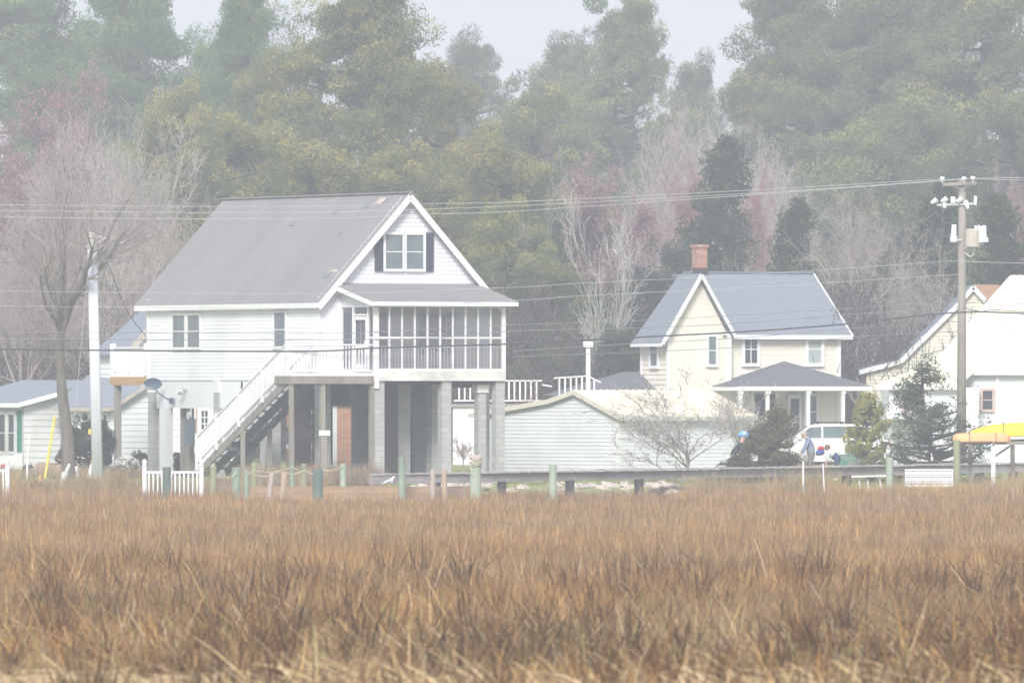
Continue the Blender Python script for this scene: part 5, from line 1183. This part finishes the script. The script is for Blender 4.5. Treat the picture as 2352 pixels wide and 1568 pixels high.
for y in (.25, 1.55):
    mb = MB(); mb.bar((-.25, y, 1.68), (1.5, y, 1.68), .04, .04)
    for x in (-.2, .65, 1.45): mb.box(x-.04, x+.04, y-.02, y+.02, 1.6, 1.68)
    mb.build('roof_rail', 'dark', car)
for x in (-1.4, 1.45):
    for y in (.02, 1.62):
        mb = MB(); mb.tube([(x, y, .33), (x, y+.18, .33)], .33, 20); w_ = mb.build('wheel', 'rubber', car); mb = MB(); mb.tube([(x, y-.012, .33), (x, y+.05, .33)], .2, 12); mb.build('rim', 'galv', w_)
mb = MB(); mb.box(-2.29, -2.2, .1, .4, .72, .88); mb.build('headlight', 'porcelain', car); mb = MB(); mb.box(2.26, 2.33, .05, .3, .75, 1.0); mb.build('tail_light', 'red', car)
mb = MB(); mb.box(-.95, -.8, -.12, .0, 1.1, 1.24); mb.build('mirror', 'carwhite', car)
# green skiff
gs = E('green_skiff', 'small green boat end behind the crouching person', 'boat', at(1950, 358), 0); q = lambda px, py: Vector((XP(px, 358)-gs.location.x, 0, ZP(py, 358)-gs.location.z))
mb = MB(); pr_ = [(q(1927, 0).x, q(0, 1072).z), (q(1920, 0).x, q(0, 1050).z), (q(1926, 0).x, q(0, 1044).z), (q(1982, 0).x, q(0, 1040).z), (q(1978, 0).x, q(0, 1075).z)]; mb.prism(pr_, (0, 0, 0), X, Yv, .9); mb.build('hull', 'teal', gs)
mb = MB(); mb.bar((q(1919, 0).x, -.02, q(0, 1046).z), (q(1984, 0).x, -.02, q(0, 1040).z), .05, .04); mb.build('gunwale', 'teal', gs)
tree('s1', 'bare_bush', 'pale dry bush in front of the white car rear', 'bush', 1955, 1002, 115, 355, tint=(.52, .49, .44), bark=(.4, .37, .34), rot=200)
tree('s1', 'bare_bush', 'pale dry bush at the white car nose', 'bush', 1848, 1005, 80, 358, tint=(.50, .47, .43), bark=(.4, .37, .34), rot=300)
# ================================================================== people and animals
def figure(parent, joints, edges, mats, extra=None, name='body'):
    """one continuous skinned body; each edge names the material of its part"""
    names = list(joints); idx = {n: i for i, n in enumerate(names)}
    me = bpy.data.meshes.new('tmp'); me.from_pydata([joints[n][0] for n in names], [(idx[a], idx[b]) for a, b, _ in edges], [])
    o = bpy.data.objects.new('tmp', me); COL.objects.link(o)
    o.modifiers.new('s', 'SKIN'); sm = o.modifiers.new('u', 'SUBSURF'); sm.levels = 2; sm.render_levels = 2
    sv = me.skin_vertices[0].data
    for i, n in enumerate(names):
        r_ = joints[n][1]; sv[i].radius = (r_, r_) if not hasattr(r_, '__len__') else r_; sv[i].use_root = (i == 0)
    dg = bpy.context.evaluated_depsgraph_get(); dg.update()
    m2 = bpy.data.meshes.new_from_object(o.evaluated_get(dg)); bpy.data.objects.remove(o)
    m2.materials.clear(); ml = []
    for _, _, m in edges:
        if m not in ml: ml.append(m)
    for m in ml: m2.materials.append(M[m])
    seg = [(Vector(joints[a][0]), Vector(joints[b][0]), ml.index(m)) for a, b, m in edges]
    for p in m2.polygons:
        c = p.center; best = None
        for a, b, k in seg:
            t = max(0, min(1, (c-a).dot(b-a)/((b-a).length_squared+1e-9))); d = (c-a.lerp(b, t)).length
            if best is None or d < best[0]: best = (d, k)
        p.material_index = best[1]; p.use_smooth = True
    b_ = bpy.data.objects.new(name, m2); COL.objects.link(b_); b_.parent = parent
    return b_
M['skin'] = mat('skin', (.62, .40, .31), (.58, .36, .27), scale=5, rough=.6)
M['hairgrey'] = mat('sandy_grey_hair', (.52, .45, .38), (.42, .36, .30), scale=20)
M['hairbrown'] = mat('brown_hair', (.22, .12, .07), (.16, .09, .05), scale=20)
M['jacket_dark'] = mat('dark_navy_jacket', (.05, .05, .075), (.035, .035, .055), scale=4)
M['jacket_blue'] = mat('dusty_blue_jacket', (.24, .28, .42), (.20, .23, .36), scale=4)
M['trouser_grey'] = mat('grey_trousers', (.20, .19, .19), (.16, .15, .15), scale=4)
M['short_navy'] = mat('navy_shorts', (.06, .08, .20), (.045, .06, .16), scale=4)
M['shirt_white'] = mat('white_shirt', (.80, .80, .80), (.72, .73, .74), scale=4)
M['helmet'] = mat('light_blue_helmet', (.16, .38, .72), (.7, .76, .82), scale=9, rough=.3, lo=.55, hi=.6)
def fingers(parent, wrist, dirv, m='skin', curl=(0, 0, -1)):
    """palm already in the body: five unequal bent fingers"""
    w = Vector(wrist); d = Vector(dirv).normalized(); c = Vector(curl).normalized(); s = d.cross(c).normalized(); mb = MB()
    for i, L_ in enumerate((.075, .085, .08, .065)):
        b = w+d*.05+s*(i-1.5)*.02; mb.tube([b, b+d*L_*.55+c*.01, b+d*L_*.85+c*.035, b+d*L_*.8+c*.06], [.011, .010, .009, .006], 6)
    b = w+s*.035+d*.01; mb.tube([b, b+s*.03+d*.025, b+s*.025+d*.055+c*.02], [.012, .011, .008], 6)
    h = mb.build('hand', m, parent, smooth=True); return h
# cyclist facing right, leaning on the bars
cyc = E('person', 'cyclist in dark jacket and pale blue helmet leaning forward over the handlebar', 'person', at(1690, 350), 0)
def V3(x, y, z): return (x, y, z)
s_ = 350/F; zz = cyc.location.z
q = lambda px, py: ((px-1690)*s_, ZP(py, 350)-zz)
hx, hz = q(1678, 1050)
J = {'pelvis': ((hx, 0, .86), .13), 'waist': ((hx+.10, 0, 1.02), .13), 'chest': ((hx+.26, 0, 1.22), (.17, .15)), 'neck': ((hx+.36, 0, 1.38), .065), 'head': ((hx+.42, 0, 1.50), .085), 'crown': ((hx+.43, 0, 1.58), .085),
     'shL': ((hx+.30, -.18, 1.28), .07), 'elL': ((hx+.46, -.24, 1.06), .048), 'wrL': ((hx+.66, -.20, .98), .032), 'haL': ((hx+.72, -.19, .97), .034),
     'shR': ((hx+.30, .18, 1.28), .07), 'elR': ((hx+.46, .24, 1.06), .048), 'wrR': ((hx+.66, .20, .98), .032), 'haR': ((hx+.72, .19, .97), .034),
     'hiL': ((hx+.02, -.10, .82), .10), 'knL': ((hx+.42, -.12, .62), .062), 'anL': ((hx+.22, -.12, .24), .042), 'toL': ((hx+.38, -.12, .18), .035),
     'hiR': ((hx+.02, .10, .82), .10), 'knR': ((hx+.36, .12, .50), .062), 'anR': ((hx+.30, .12, .12), .042), 'toR': ((hx+.46, .12, .08), .035)}
Ed = [('pelvis', 'waist', 'jacket_dark'), ('waist', 'chest', 'jacket_dark'), ('chest', 'neck', 'jacket_dark'), ('neck', 'head', 'skin'), ('head', 'crown', 'skin')]
for S in 'LR': Ed += [('chest', 'sh'+S, 'jacket_dark'), ('sh'+S, 'el'+S, 'jacket_dark'), ('el'+S, 'wr'+S, 'jacket_dark'), ('wr'+S, 'ha'+S, 'skin'), ('pelvis', 'hi'+S, 'trouser_grey'), ('hi'+S, 'kn'+S, 'trouser_grey'), ('kn'+S, 'an'+S, 'skin'), ('an'+S, 'to'+S, 'dark')]
figure(cyc, J, Ed, None)
for S, y in (('L', -.19), ('R', .19)): fingers(cyc, (hx+.71, y, .975), (1, 0, -.2))
def headbits(parent, hc, fwd, hair):
    hc = Vector(hc); f = Vector(fwd).normalized(); sd = f.cross(Vector((0, 0, 1))).normalized(); up = sd.cross(f)
    mb = MB(); mb.tube([hc+f*.085+up*.02, hc+f*.115-up*.005, hc+f*.09-up*.02], [.008, .016, .012], 6); 
    for s2 in (-1, 1): mb.tube([hc+sd*s2*.085+up*.02, hc+sd*s2*.1, hc+sd*s2*.085-up*.025], [.012, .02, .01], 6)
    mb.build('face', 'skin', parent, smooth=True)
    mb = MB()
    for s2 in (-1, 1): mb.tube([hc+f*.088+sd*s2*.032+up*.015, hc+f*.095+sd*s2*.032+up*.015], [.01, .006], 6)
    mb.build('eyes', 'dark', parent)
    if hair:
        mb = MB(); mb.tube([hc-f*.02-up*.05-f*.05, hc-f*.04+up*.02, hc-f*.01+up*.08, hc+f*.02+up*.105], [.07, .105, .09, .03], 12); mb.build('hair', hair, parent, smooth=True)
headbits(cyc, (hx+.43, 0, 1.52), (1, 0, -.15), None)
mb = MB(); mb.tube([(hx+.26, 0, 1.58), (hx+.33, 0, 1.62), (hx+.43, 0, 1.655), (hx+.53, 0, 1.62), (hx+.59, 0, 1.57)], [.03, .10, .12, .10, .03], 12); mb.build('helmet', 'helmet', cyc, smooth=True)
mb = MB(); mb.tube([(hx-.12, 0, .76), (hx-.06, 0, .84), (hx+.0, 0, .88)], [.03, .12, .13], 10); mb.build('shirt_tail', 'shirt_white', cyc, smooth=True)
bi = E('bicycle', 'bicycle with pale handlebar bag ridden by the cyclist behind the shrub', 'bicycle', (cyc.location.x+hx, 350, zz), 0)
for x in (-.25, .78):
    mb = MB(); k = 24
    ring = [(x+.32*math.cos(6.283*i/k), 0, .34+.32*math.sin(6.283*i/k)) for i in range(k+1)]; mb.tube(ring, .02, 6, False); w_ = mb.build('wheel', 'rubber', bi)
    mb = MB(); [mb.tube([(x, 0, .34), (x+.31*math.cos(a_), 0, .34+.31*math.sin(a_))], .004, 4) for a_ in np.linspace(0, 6.1, 12)]; mb.build('spokes', 'galv', w_)
mb = MB()
for a_, b_ in (((-.25, .34), (.2, .3)), ((.2, .3), (.02, .75)), ((-.25, .34), (.02, .75)), ((.2, .3), (.6, .78)), ((.02, .72), (.6, .78)), ((.78, .34), (.6, .86))): mb.tube([(a_[0], 0, a_[1]), (b_[0], 0, b_[1])], .017, 6)
mb.tube([(.6, 0, .86), (.62, 0, .95)], .015, 6); mb.tube([(.66, -.26, .97), (.62, 0, .95), (.66, .26, .97)], .014, 6); mb.build('frame', 'dark', bi)
mb = MB(); mb.tube([(-.12, 0, .78), (0, 0, .8), (.12, 0, .78)], [.07, .05, .02], 8); mb.build('saddle', 'dark', bi)
mb = MB(); mb.box(.7, .9, -.12, .12, .76, .93); mb.build('handlebar_bag', 'galv', bi)
# stooping man in dusty blue, facing left
m1 = E('person', 'grey haired person in dusty blue jacket stooping to the left before the white car', 'person', at(1858, 352), 0)
s_ = 352/F; zz = m1.location.z
q = lambda px, py: ((px-1858)*s_, 0, ZP(py, 352)-zz)
hp = Vector(q(1863, 1050)); hd = Vector(q(1846, 1000))
J = {'pelvis': (tuple(hp+Vector((0, 0, .12))), .15), 'waist': (tuple(hp+Vector((-.0, 0, .32))), .155), 'chest': (tuple(hp+Vector((-.05, 0, .56))), (.19, .17)), 'neck': (tuple(hd+Vector((.09, 0, -.08))), .07), 'head': (tuple(hd+Vector((.0, 0, -.0))), .09), 'crown': (tuple(hd+Vector((-.02, 0, .07))), .085),
     'shL': (tuple(hp+Vector((-.08, -.2, .60))), .08), 'elL': (tuple(hp+Vector((-.18, -.24, .34))), .055), 'wrL': (tuple(hp+Vector((-.32, -.2, .12))), .035), 'haL': (tuple(hp+Vector((-.37, -.19, .05))), .036),
     'shR': (tuple(hp+Vector((-.08, .2, .60))), .08), 'elR': (tuple(hp+Vector((-.2, .24, .34))), .055), 'wrR': (tuple(hp+Vector((-.34, .2, .14))), .035), 'haR': (tuple(hp+Vector((-.39, .19, .07))), .036),
     'hiL': (tuple(hp+Vector((.01, -.10, .03))), .11), 'knL': (tuple(hp+Vector((-.05, -.11, -.32))), .068), 'anL': ((hp.x+.04, -.11, .10), .045), 'toL': ((hp.x-.12, -.11, .05), .04),
     'hiR': (tuple(hp+Vector((.01, .10, .03))), .11), 'knR': (tuple(hp+Vector((-.05, .11, -.32))), .068), 'anR': ((hp.x+.04, .11, .10), .045), 'toR': ((hp.x-.12, .11, .05), .04)}
Ed = [('pelvis', 'waist', 'jacket_blue'), ('waist', 'chest', 'jacket_blue'), ('chest', 'neck', 'jacket_blue'), ('neck', 'head', 'skin'), ('head', 'crown', 'skin')]
for S in 'LR': Ed += [('chest', 'sh'+S, 'jacket_blue'), ('sh'+S, 'el'+S, 'jacket_blue'), ('el'+S, 'wr'+S, 'jacket_blue'), ('wr'+S, 'ha'+S, 'skin'), ('pelvis', 'hi'+S, 'trouser_grey'), ('hi'+S, 'kn'+S, 'trouser_grey'), ('kn'+S, 'an'+S, 'trouser_grey'), ('an'+S, 'to'+S, 'dark')]
figure(m1, J, Ed, None)
for y, b in ((-.19, 'haL'), (.19, 'haR')): fingers(m1, J[b][0], (-.6, 0, -1))
headbits(m1, tuple(hd+Vector((-.01, 0, .02))), (-1, 0, -.5), 'hairgrey')
# crouching person, facing left, white top and navy shorts
m2 = E('person', 'brown haired person in white top and navy shorts bent double beside the green boat', 'person', at(1912, 353), 0)
s_ = 353/F; zz = m2.location.z
q = lambda px, py: Vector(((px-1912)*s_, 0, ZP(py, 353)-zz))
hp = q(1921, 1052); hd = q(1901, 1030)
J = {'pelvis': (tuple(hp), .14), 'waist': (tuple(hp+Vector((-.10, 0, .12))), .13), 'chest': (tuple(hp+Vector((-.24, 0, .20))), (.16, .14)), 'neck': (tuple(hd+Vector((.06, 0, -.03))), .06), 'head': (tuple(hd), .08), 'crown': (tuple(hd+Vector((-.06, 0, .02))), .08),
     'shL': (tuple(hp+Vector((-.27, -.17, .18))), .06), 'elL': (tuple(hp+Vector((-.30, -.2, -.06))), .042), 'wrL': (tuple(hp+Vector((-.38, -.18, -.26))), .03), 'haL': (tuple(hp+Vector((-.41, -.17, -.33))), .032),
     'shR': (tuple(hp+Vector((-.27, .17, .18))), .06), 'elR': (tuple(hp+Vector((-.30, .2, -.06))), .042), 'wrR': (tuple(hp+Vector((-.38, .18, -.26))), .03), 'haR': (tuple(hp+Vector((-.41, .17, -.33))), .032),
     'hiL': (tuple(hp+Vector((.05, -.10, -.04))), .105), 'knL': (tuple(hp+Vector((-.02, -.12, -.30))), .065), 'anL': ((hp.x+.08, -.12, .09), .042), 'toL': ((hp.x-.08, -.12, .05), .036),
     'hiR': (tuple(hp+Vector((.05, .10, -.04))), .105), 'knR': (tuple(hp+Vector((-.02, .12, -.30))), .065), 'anR': ((hp.x+.08, .12, .09), .042), 'toR': ((hp.x-.08, .12, .05), .036)}
Ed = [('pelvis', 'waist', 'short_navy'), ('waist', 'chest', 'shirt_white'), ('chest', 'neck', 'shirt_white'), ('neck', 'head', 'skin'), ('head', 'crown', 'skin')]
for S in 'LR': Ed += [('chest', 'sh'+S, 'shirt_white'), ('sh'+S, 'el'+S, 'shirt_white'), ('el'+S, 'wr'+S, 'skin'), ('wr'+S, 'ha'+S, 'skin'), ('pelvis', 'hi'+S, 'short_navy'), ('hi'+S, 'kn'+S, 'short_navy'), ('kn'+S, 'an'+S, 'skin'), ('an'+S, 'to'+S, 'shirt_white')]
figure(m2, J, Ed, None)
for b in ('haL', 'haR'): fingers(m2, J[b][0], (-.3, 0, -1))
headbits(m2, tuple(hd+Vector((-.03, 0, 0))), (-1, 0, -.6), 'hairbrown')
bb = E('cloth_bundle', 'small red and blue bundle held low between the two stooping people', 'bundle', P(1885, 1038, 352.5), 0)
mb = MB(); mb.tube([(-.14, 0, -.1), (-.1, 0, -.03), (.05, 0, .0), (.13, 0, -.02)], [.04, .10, .11, .04], 10); mb.build('lower_cloth', 'blue', bb, smooth=True)
mb = MB(); mb.tube([(-.1, 0, .06), (-.04, 0, .12), (.06, 0, .13), (.12, 0, .08)], [.03, .09, .09, .03], 10); mb.build('upper_cloth', 'red', bb, smooth=True)
# gull facing right
gl = E('gull', 'white gull with grey wings standing on the timber bulkhead', 'gull', P(893, 1124, 325.1), 0)
gl.location.z = P(893, 1118.5, 325.1).z
J = {'body': ((0, 0, .17), .075), 'rump': ((-.12, 0, .125), .055), 'tail': ((-.21, 0, .09), (.035, .018)), 'tip': ((-.27, 0, .07), (.03, .008)), 'breast': ((.08, 0, .20), .07), 'neck': ((.125, 0, .27), .042), 'head': ((.15, 0, .325), .042), 'bill': ((.19, 0, .322), .014), 'billtip': ((.225, 0, .31), .006)}
M['gullwhite'] = mat('gull_white', (.84, .84, .85), rough=.7); M['gullgrey'] = mat('gull_grey', (.50, .53, .58), rough=.7); M['bill'] = mat('yellow_bill', (.75, .55, .1))
figure(gl, J, [('body', 'rump', 'gullwhite'), ('rump', 'tail', 'gullwhite'), ('tail', 'tip', 'gullwhite'), ('body', 'breast', 'gullwhite'), ('breast', 'neck', 'gullwhite'), ('neck', 'head', 'gullwhite'), ('head', 'bill', 'gullwhite'), ('bill', 'billtip', 'bill')], None)
for y in (-1, 1):
    mb = MB(); mb.tube([(.07, y*.06, .215), (0, y*.075, .19), (-.12, y*.06, .13), (-.25, y*.03, .085)], [.02, .045, .035, .008], 8); mb.build('wing', 'gullgrey', gl, smooth=True)
    mb = MB(); mb.tube([(.02, y*.025, .11), (.03, y*.025, .0), (.06, y*.025, -.0)], [.01, .007, .006], 6); mb.tube([(.03, y*.025, .0), (.07, y*.05, 0)], .005, 5); mb.build('leg', 'bill', gl)

# ================================================================== dry marsh grass
def blades(n, Yr, hgt, wid, seg, rng, pal, wts, leanx=.12, curl=.25, xlim=None, zfn=None, clump=True, holes=None):
    nc = max(1, n//7); ic = rng.integers(0, nc, n)
    Y = rng.uniform(Yr[0], Yr[1], nc)
    x = rng.uniform(-1, 1, nc)*(.053*Y+1.9) if xlim is None else (rng.uniform(xlim[0], xlim[1], nc)-CX)*Y/F
    ct = rng.uniform(.55, 1.45, nc)[ic]; chh = rng.uniform(.85, 1.12, nc)[ic]
    if holes is not None:
        keep = (np.sin(x*1.3+Y*.45+1)+np.sin(x*2.9-Y*.7)+np.sin(x*.5+Y*.9)) < holes; x = np.where(keep, x, 1e4)
    Y = Y[ic]+rng.normal(0, .05, n); x = x[ic]+rng.normal(0, .035, n)
    sel = np.abs(x) < 5e3; Y = Y[sel]; x = x[sel]; ct = ct[sel]; chh = chh[sel]; n = len(x)
    if clump:
        k = (np.sin(x*1.9+Y*.31)+np.sin(x*.77-Y*.53+2)+np.sin(x*3.3+Y*.9+1)+np.sin(x*.31+Y*.12))/4
    else: k = np.zeros(n)
    h = chh*hgt*(1+.26*k)*rng.uniform(.55, 1.15, n)
    h = h*np.where(rng.random(n) < .02, 1.25, 1)
    z = np.array([G(a, b) for a, b in zip(x, Y)]) if zfn is None else zfn(x, Y)
    sl = .25*np.sin(x*.9+Y*.2)+.2*np.sin(Y*.7-x*.4)
    lx = rng.normal(0, leanx, n)+.08*sl; ly = rng.normal(0, leanx, n)
    cz = rng.normal(0, curl, (n, 2))
    yaw = rng.uniform(-.9, .9, n); wx = np.cos(yaw); wy = np.sin(yaw)
    w = wid*rng.uniform(.6, 1.5, n)
    V = np.zeros((n, (seg+1)*2, 3))
    for i in range(seg+1):
        t = i/seg; ww = w*(1-.85*t)/2
        cx = x+lx*h*t+cz[:, 0]*h*t*t; cyy = Y+ly*h*t+cz[:, 1]*h*t*t; czz = z-.03+h*t*(1-.12*t)-np.abs(cz[:, 0])*h*t*t*.35
        V[:, 2*i] = np.stack([cx-wx*ww, cyy-wy*ww, czz], 1); V[:, 2*i+1] = np.stack([cx+wx*ww, cyy+wy*ww, czz], 1)
    base = (np.arange(n)*(seg+1)*2)[:, None]
    Fc = np.concatenate([np.concatenate([base+2*i, base+2*i+1, base+2*i+3, base+2*i+2], 1) for i in range(seg)])
    pal = np.array(pal); ci = rng.choice(len(pal), n, p=np.array(wts)/np.sum(wts)); c = pal[ci]*rng.uniform(.75, 1.25, (n, 1))
    tone = 1+.12*np.sin(x*.6+Y*.17)+.12*np.sin(x*2.3-Y*.6)+.08*np.sin(x*5.1+Y*1.3); hs_ = np.sin(x*.43-Y*.11+1)+.6*np.sin(x*1.7+Y*.37)
    c = c*tone[:, None]*ct[:, None]*np.array([.77, .715, .54])*np.stack([1+.04*hs_, np.ones(n), 1-.09*hs_], 1)
    return V.reshape(-1, 3), Fc, np.repeat(c, (seg+1)*2, 0)
def join(L_):
    n = 0; Vs = []; Fs = []; Cs = []
    for v, f, c in L_: Vs.append(v); Fs.append(f+n); Cs.append(c); n += len(v)
    return np.concatenate(Vs), np.concatenate(Fs), np.concatenate(Cs)
rg = np.random.default_rng(42)
TAN = [(.46, .30, .16), (.36, .22, .12), (.56, .41, .25), (.26, .15, .085), (.44, .33, .26), (.60, .38, .15)]
WT = [4, 4, 2.4, 2.2, 3, .8]
WF = [4, 3, 2.4, 1, 4.5, .3]
zm = lambda x, Y: np.full(len(x), -1.10)
K = 1.0
lay = [
 blades(int(96000*K), (90, 150), .74, .022, 3, rg, TAN, WT, .16, .22, zfn=zm, holes=.55),
 blades(int(140000*K), (150, 225), .84, .020, 2, rg, TAN, WT, .11, .13, zfn=zm),
 blades(int(140000*K), (225, 300), .85, .024, 2, rg, TAN, WF, .085, .09, zfn=zm), blades(int(50000*K), (298, 323), .80, .026, 2, rg, TAN, WF, .085, .09, zfn=zm), blades(int(14000*K), (316, 331), .93, .02, 2, rg, TAN, WF, .085, .09, xlim=(-60, 540), zfn=zm), blades(int(7000*K), (320, 331), .80, .02, 2, rg, TAN, WF, .085, .09, xlim=(1110, 1600), zfn=zm), blades(int(14000*K), (318, 332), .98, .02, 2, rg, TAN, WF, .085, .09, xlim=(1560, 2430), zfn=zm)]
v, f, c = join(lay); o = npmesh('marsh_grass', v, f, M['grass'], c); o['kind'] = 'stuff'; tag(o, 'dry tan and brown marsh grass filling the foreground')
# bent, matted and standing coarse stems near the camera
def stems(n, Yr, L_, w, rng, pal, tilt, z0, k=5, bend=.5):
    Y = rng.uniform(*Yr, n); x = rng.uniform(-1, 1, n)*(.053*Y+1.9); az = rng.uniform(0, 6.283, n); el = np.clip(rng.normal(tilt, .28, n), .02, 1.55)
    L_ = L_*rng.uniform(.5, 1.3, n); w = w*rng.uniform(.6, 1.5, n); d = np.stack([np.cos(az)*np.cos(el), np.sin(az)*np.cos(el), np.sin(el)], 1)
    p = np.stack([x, Y, z0+rng.uniform(0, .25, n)], 1); V = np.zeros((n, (k+1)*2, 3)); bd = rng.uniform(.1, bend, n)
    for i in range(k+1):
        t = i/k; q = p+d*L_[:, None]*t; q[:, 2] -= bd*L_*t*t*.8; q[:, 2] = np.maximum(q[:, 2], -1.05)
        ww = w*(1-.7*t)/2; side = np.stack([-np.sin(az)*.3+.8, np.cos(az)*.2, np.cos(el)*.5], 1); side /= np.linalg.norm(side, axis=1, keepdims=True)
        V[:, 2*i] = q-side*ww[:, None]; V[:, 2*i+1] = q+side*ww[:, None]
    base = (np.arange(n)*(k+1)*2)[:, None]; Fc = np.concatenate([np.concatenate([base+2*i, base+2*i+1, base+2*i+3, base+2*i+2], 1) for i in range(k)])
    pal = np.array(pal); c = pal[rng.integers(0, len(pal), n)]*rng.uniform(.75, 1.25, (n, 1)); return V.reshape(-1, 3), Fc, np.repeat(c, (k+1)*2, 0)
STRAW = [(.58, .43, .25), (.48, .33, .17), (.54, .36, .15), (.44, .35, .25)]; DARK = [(.13, .07, .035), (.19, .11, .055), (.09, .05, .03)]
L_ = [stems(11000, (92, 120), .7, .030, rg, [(.66, .52, .32), (.60, .46, .26), (.56, .42, .26)], .2, -.72, bend=.5), stems(26000, (92, 150), .85, .030, rg, STRAW, .35, -1.05, bend=.8), stems(9000, (100, 200), 1.1, .022, rg, STRAW+DARK, .75, -1.05, bend=.9),
      stems(5200, (92, 165), .7, .012, rg, [(.30, .34, .12), (.36, .40, .14), (.24, .28, .12)], .9, -1.08, bend=.3)]
v, f, c = join(L_); o = npmesh('matted_straw', v, f, M['grass'], c); o['kind'] = 'stuff'; tag(o, 'pale bent straw and fallen stems lying among the near grass')
# darker upright tufts (clusters of coarse stalks)
cl = []
for i in range(430):
    Yc = rg.uniform(105, 195); xc = rg.uniform(-.054, .054)*Yc; n = int(rg.uniform(14, 60)); sp = rg.uniform(.08, .3)
    hh = rg.uniform(.75, 1.35)
    v, f, c = blades(n, (Yc-sp, Yc+sp), hh, .034, 4, rg, DARK+[(.36, .22, .11)], [3, 3, 2, 2], .14, .20, xlim=((xc-sp)*F/Yc+CX, (xc+sp)*F/Yc+CX), zfn=zm, clump=False); cl.append((v, f, c))
v, f, c = join(cl); o = npmesh('reed_tufts', v, f, M['grass'], c); o['kind'] = 'stuff'; tag(o, 'darker brown coarse stalks standing in clumps in the near grass')
# dead brush on the bank, mauve brown, and short lawn
GRN = [(.30, .34, .14)]
MAU = [(.46, .36, .32), (.36, .28, .25), (.54, .43, .36), (.58, .47, .34)]
L_ = [blades(7000, (326, 334), .6, .014, 2, rg, MAU, [3, 3, 2, 1], .2, .2, xlim=(540, 900)), blades(12000, (325.3, 335), .42, .014, 2, rg, MAU+GRN, [3, 2, 3, 2, 1.5], .2, .2, xlim=(480, 1110)), blades(7000, (337, 349), .75, .012, 2, rg, MAU, [3, 3, 2, 1], .25, .25, xlim=(560, 870)),
      blades(16000, (325, 333), .78, .014, 2, rg, MAU+[(.5, .42, .3)], [3, 2, 3, 2, 2], .2, .2, xlim=(-80, 330)), blades(6000, (328, 334), .8, .014, 2, rg, MAU+[(.5, .42, .3)], [3, 2, 3, 2, 2], .2, .2, xlim=(330, 560)), blades(18000, (330.5, 334), 1.22, .016, 2, rg, [(.56, .44, .30), (.48, .36, .25), (.62, .52, .38)], [1, 1, 1], .2, .2, xlim=(1590, 2450)),
      blades(3500, (355, 362), .5, .012, 2, rg, MAU, [3, 3, 2, 1], .3, .3, xlim=(-80, 330))]
v, f, c = join(L_); o = npmesh('bank_brush', v, f, M['grass'], c); o['kind'] = 'stuff'; tag(o, 'mauve brown dead brush along the marsh edge and under the landing')
GR = [(.26, .34, .13), (.34, .38, .18), (.22, .29, .11), (.42, .38, .24)]
L_ = [blades(26000, (337, 358), .10, .02, 1, rg, GR, [3, 3, 2, 2], .3, .3), blades(8000, (358, 372), .08, .025, 1, rg, GR, [3, 3, 2, 2], .3, .3)]
v, f, c = join(L_); o = npmesh('lawn', v, f, M['grass'], c); o['kind'] = 'stuff'; tag(o, 'short green lawn grass around the houses')

# ================================================================== air, light, camera
SIG = .00080
mb = MB(); mb.box(-75, 75, -12, 790, -2.4, 46); m, nt, out = newmat('haze_air')
pv_ = nt.nodes.new('ShaderNodeVolumePrincipled'); pv_.inputs['Color'].default_value = (.83, .90, 1.0, 1); pv_.inputs['Density'].default_value = SIG; pv_.inputs['Anisotropy'].default_value = .0
nt.links.new(pv_.outputs[0], out.inputs['Volume']); hz = mb.build('haze', m); hz['kind'] = 'stuff'
w = bpy.data.worlds.new('World'); sc.world = w; w.use_nodes = True; nt = w.node_tree; nt.nodes.clear()
ow = nt.nodes.new('ShaderNodeOutputWorld'); bg = nt.nodes.new('ShaderNodeBackground')
sk = nt.nodes.new('ShaderNodeTexSky'); sk.sky_type = 'NISHITA'; sk.sun_disc = False; sk.sun_elevation = R(36); sk.sun_rotation = R(190); sk.dust_density = 4; sk.air_density = 1.0; sk.ozone_density = 2.0
hsv = nt.nodes.new('ShaderNodeHueSaturation'); hsv.inputs['Saturation'].default_value = .35
nt.links.new(sk.outputs[0], hsv.inputs['Color'])
c = mix(nt, .85, hsv.outputs[0], (3.68, 3.82, 4.16))
nt.links.new(c, bg.inputs[0]); bg.inputs[1].default_value = .14; nt.links.new(bg.outputs[0], ow.inputs[0])
sun = bpy.data.lights.new('sun', 'SUN'); sun.energy = 2.3; sun.angle = R(18); sun.color = (1, .97, .92)
so = bpy.data.objects.new('sun', sun); COL.objects.link(so)
el, az = R(36), R(190)   # azimuth from +Y turning to +X: behind the camera, a little to the left
dirv = Vector((math.sin(az)*math.cos(el), math.cos(az)*math.cos(el), math.sin(el)))
so.rotation_euler = (-dirv).to_track_quat('-Z', 'Y').to_euler(); so.location = (0, 0, 60)
cam = bpy.data.cameras.new('camera'); co = bpy.data.objects.new('camera', cam); COL.objects.link(co)
co.location = (0, 0, EYE); co.rotation_euler = (R(90), 0, 0)
cam.sensor_width = 36; cam.lens = 36*F/2352; cam.shift_x = 0; cam.shift_y = (HZ-784)/2352; cam.clip_start = 1; cam.clip_end = 8000
cam.dof.use_dof = True; cam.dof.focus_distance = 352; cam.dof.aperture_fstop = cam.lens/1000/.075
sc.camera = co
cy_ = sc.cycles; cy_.volume_bounces = 1; cy_.max_bounces = 5; cy_.diffuse_bounces = 3; cy_.glossy_bounces = 2; cy_.transparent_max_bounces = 10; cy_.transmission_bounces = 2
cy_.use_denoising = True; cy_.denoising_prefilter = 'ACCURATE'; cy_.use_adaptive_sampling = False; cy_.sample_clamp_indirect = 6
sc.view_settings.view_transform = 'Standard'; sc.view_settings.look = 'None'; sc.view_settings.exposure = 0.82; sc.view_settings.gamma = 1
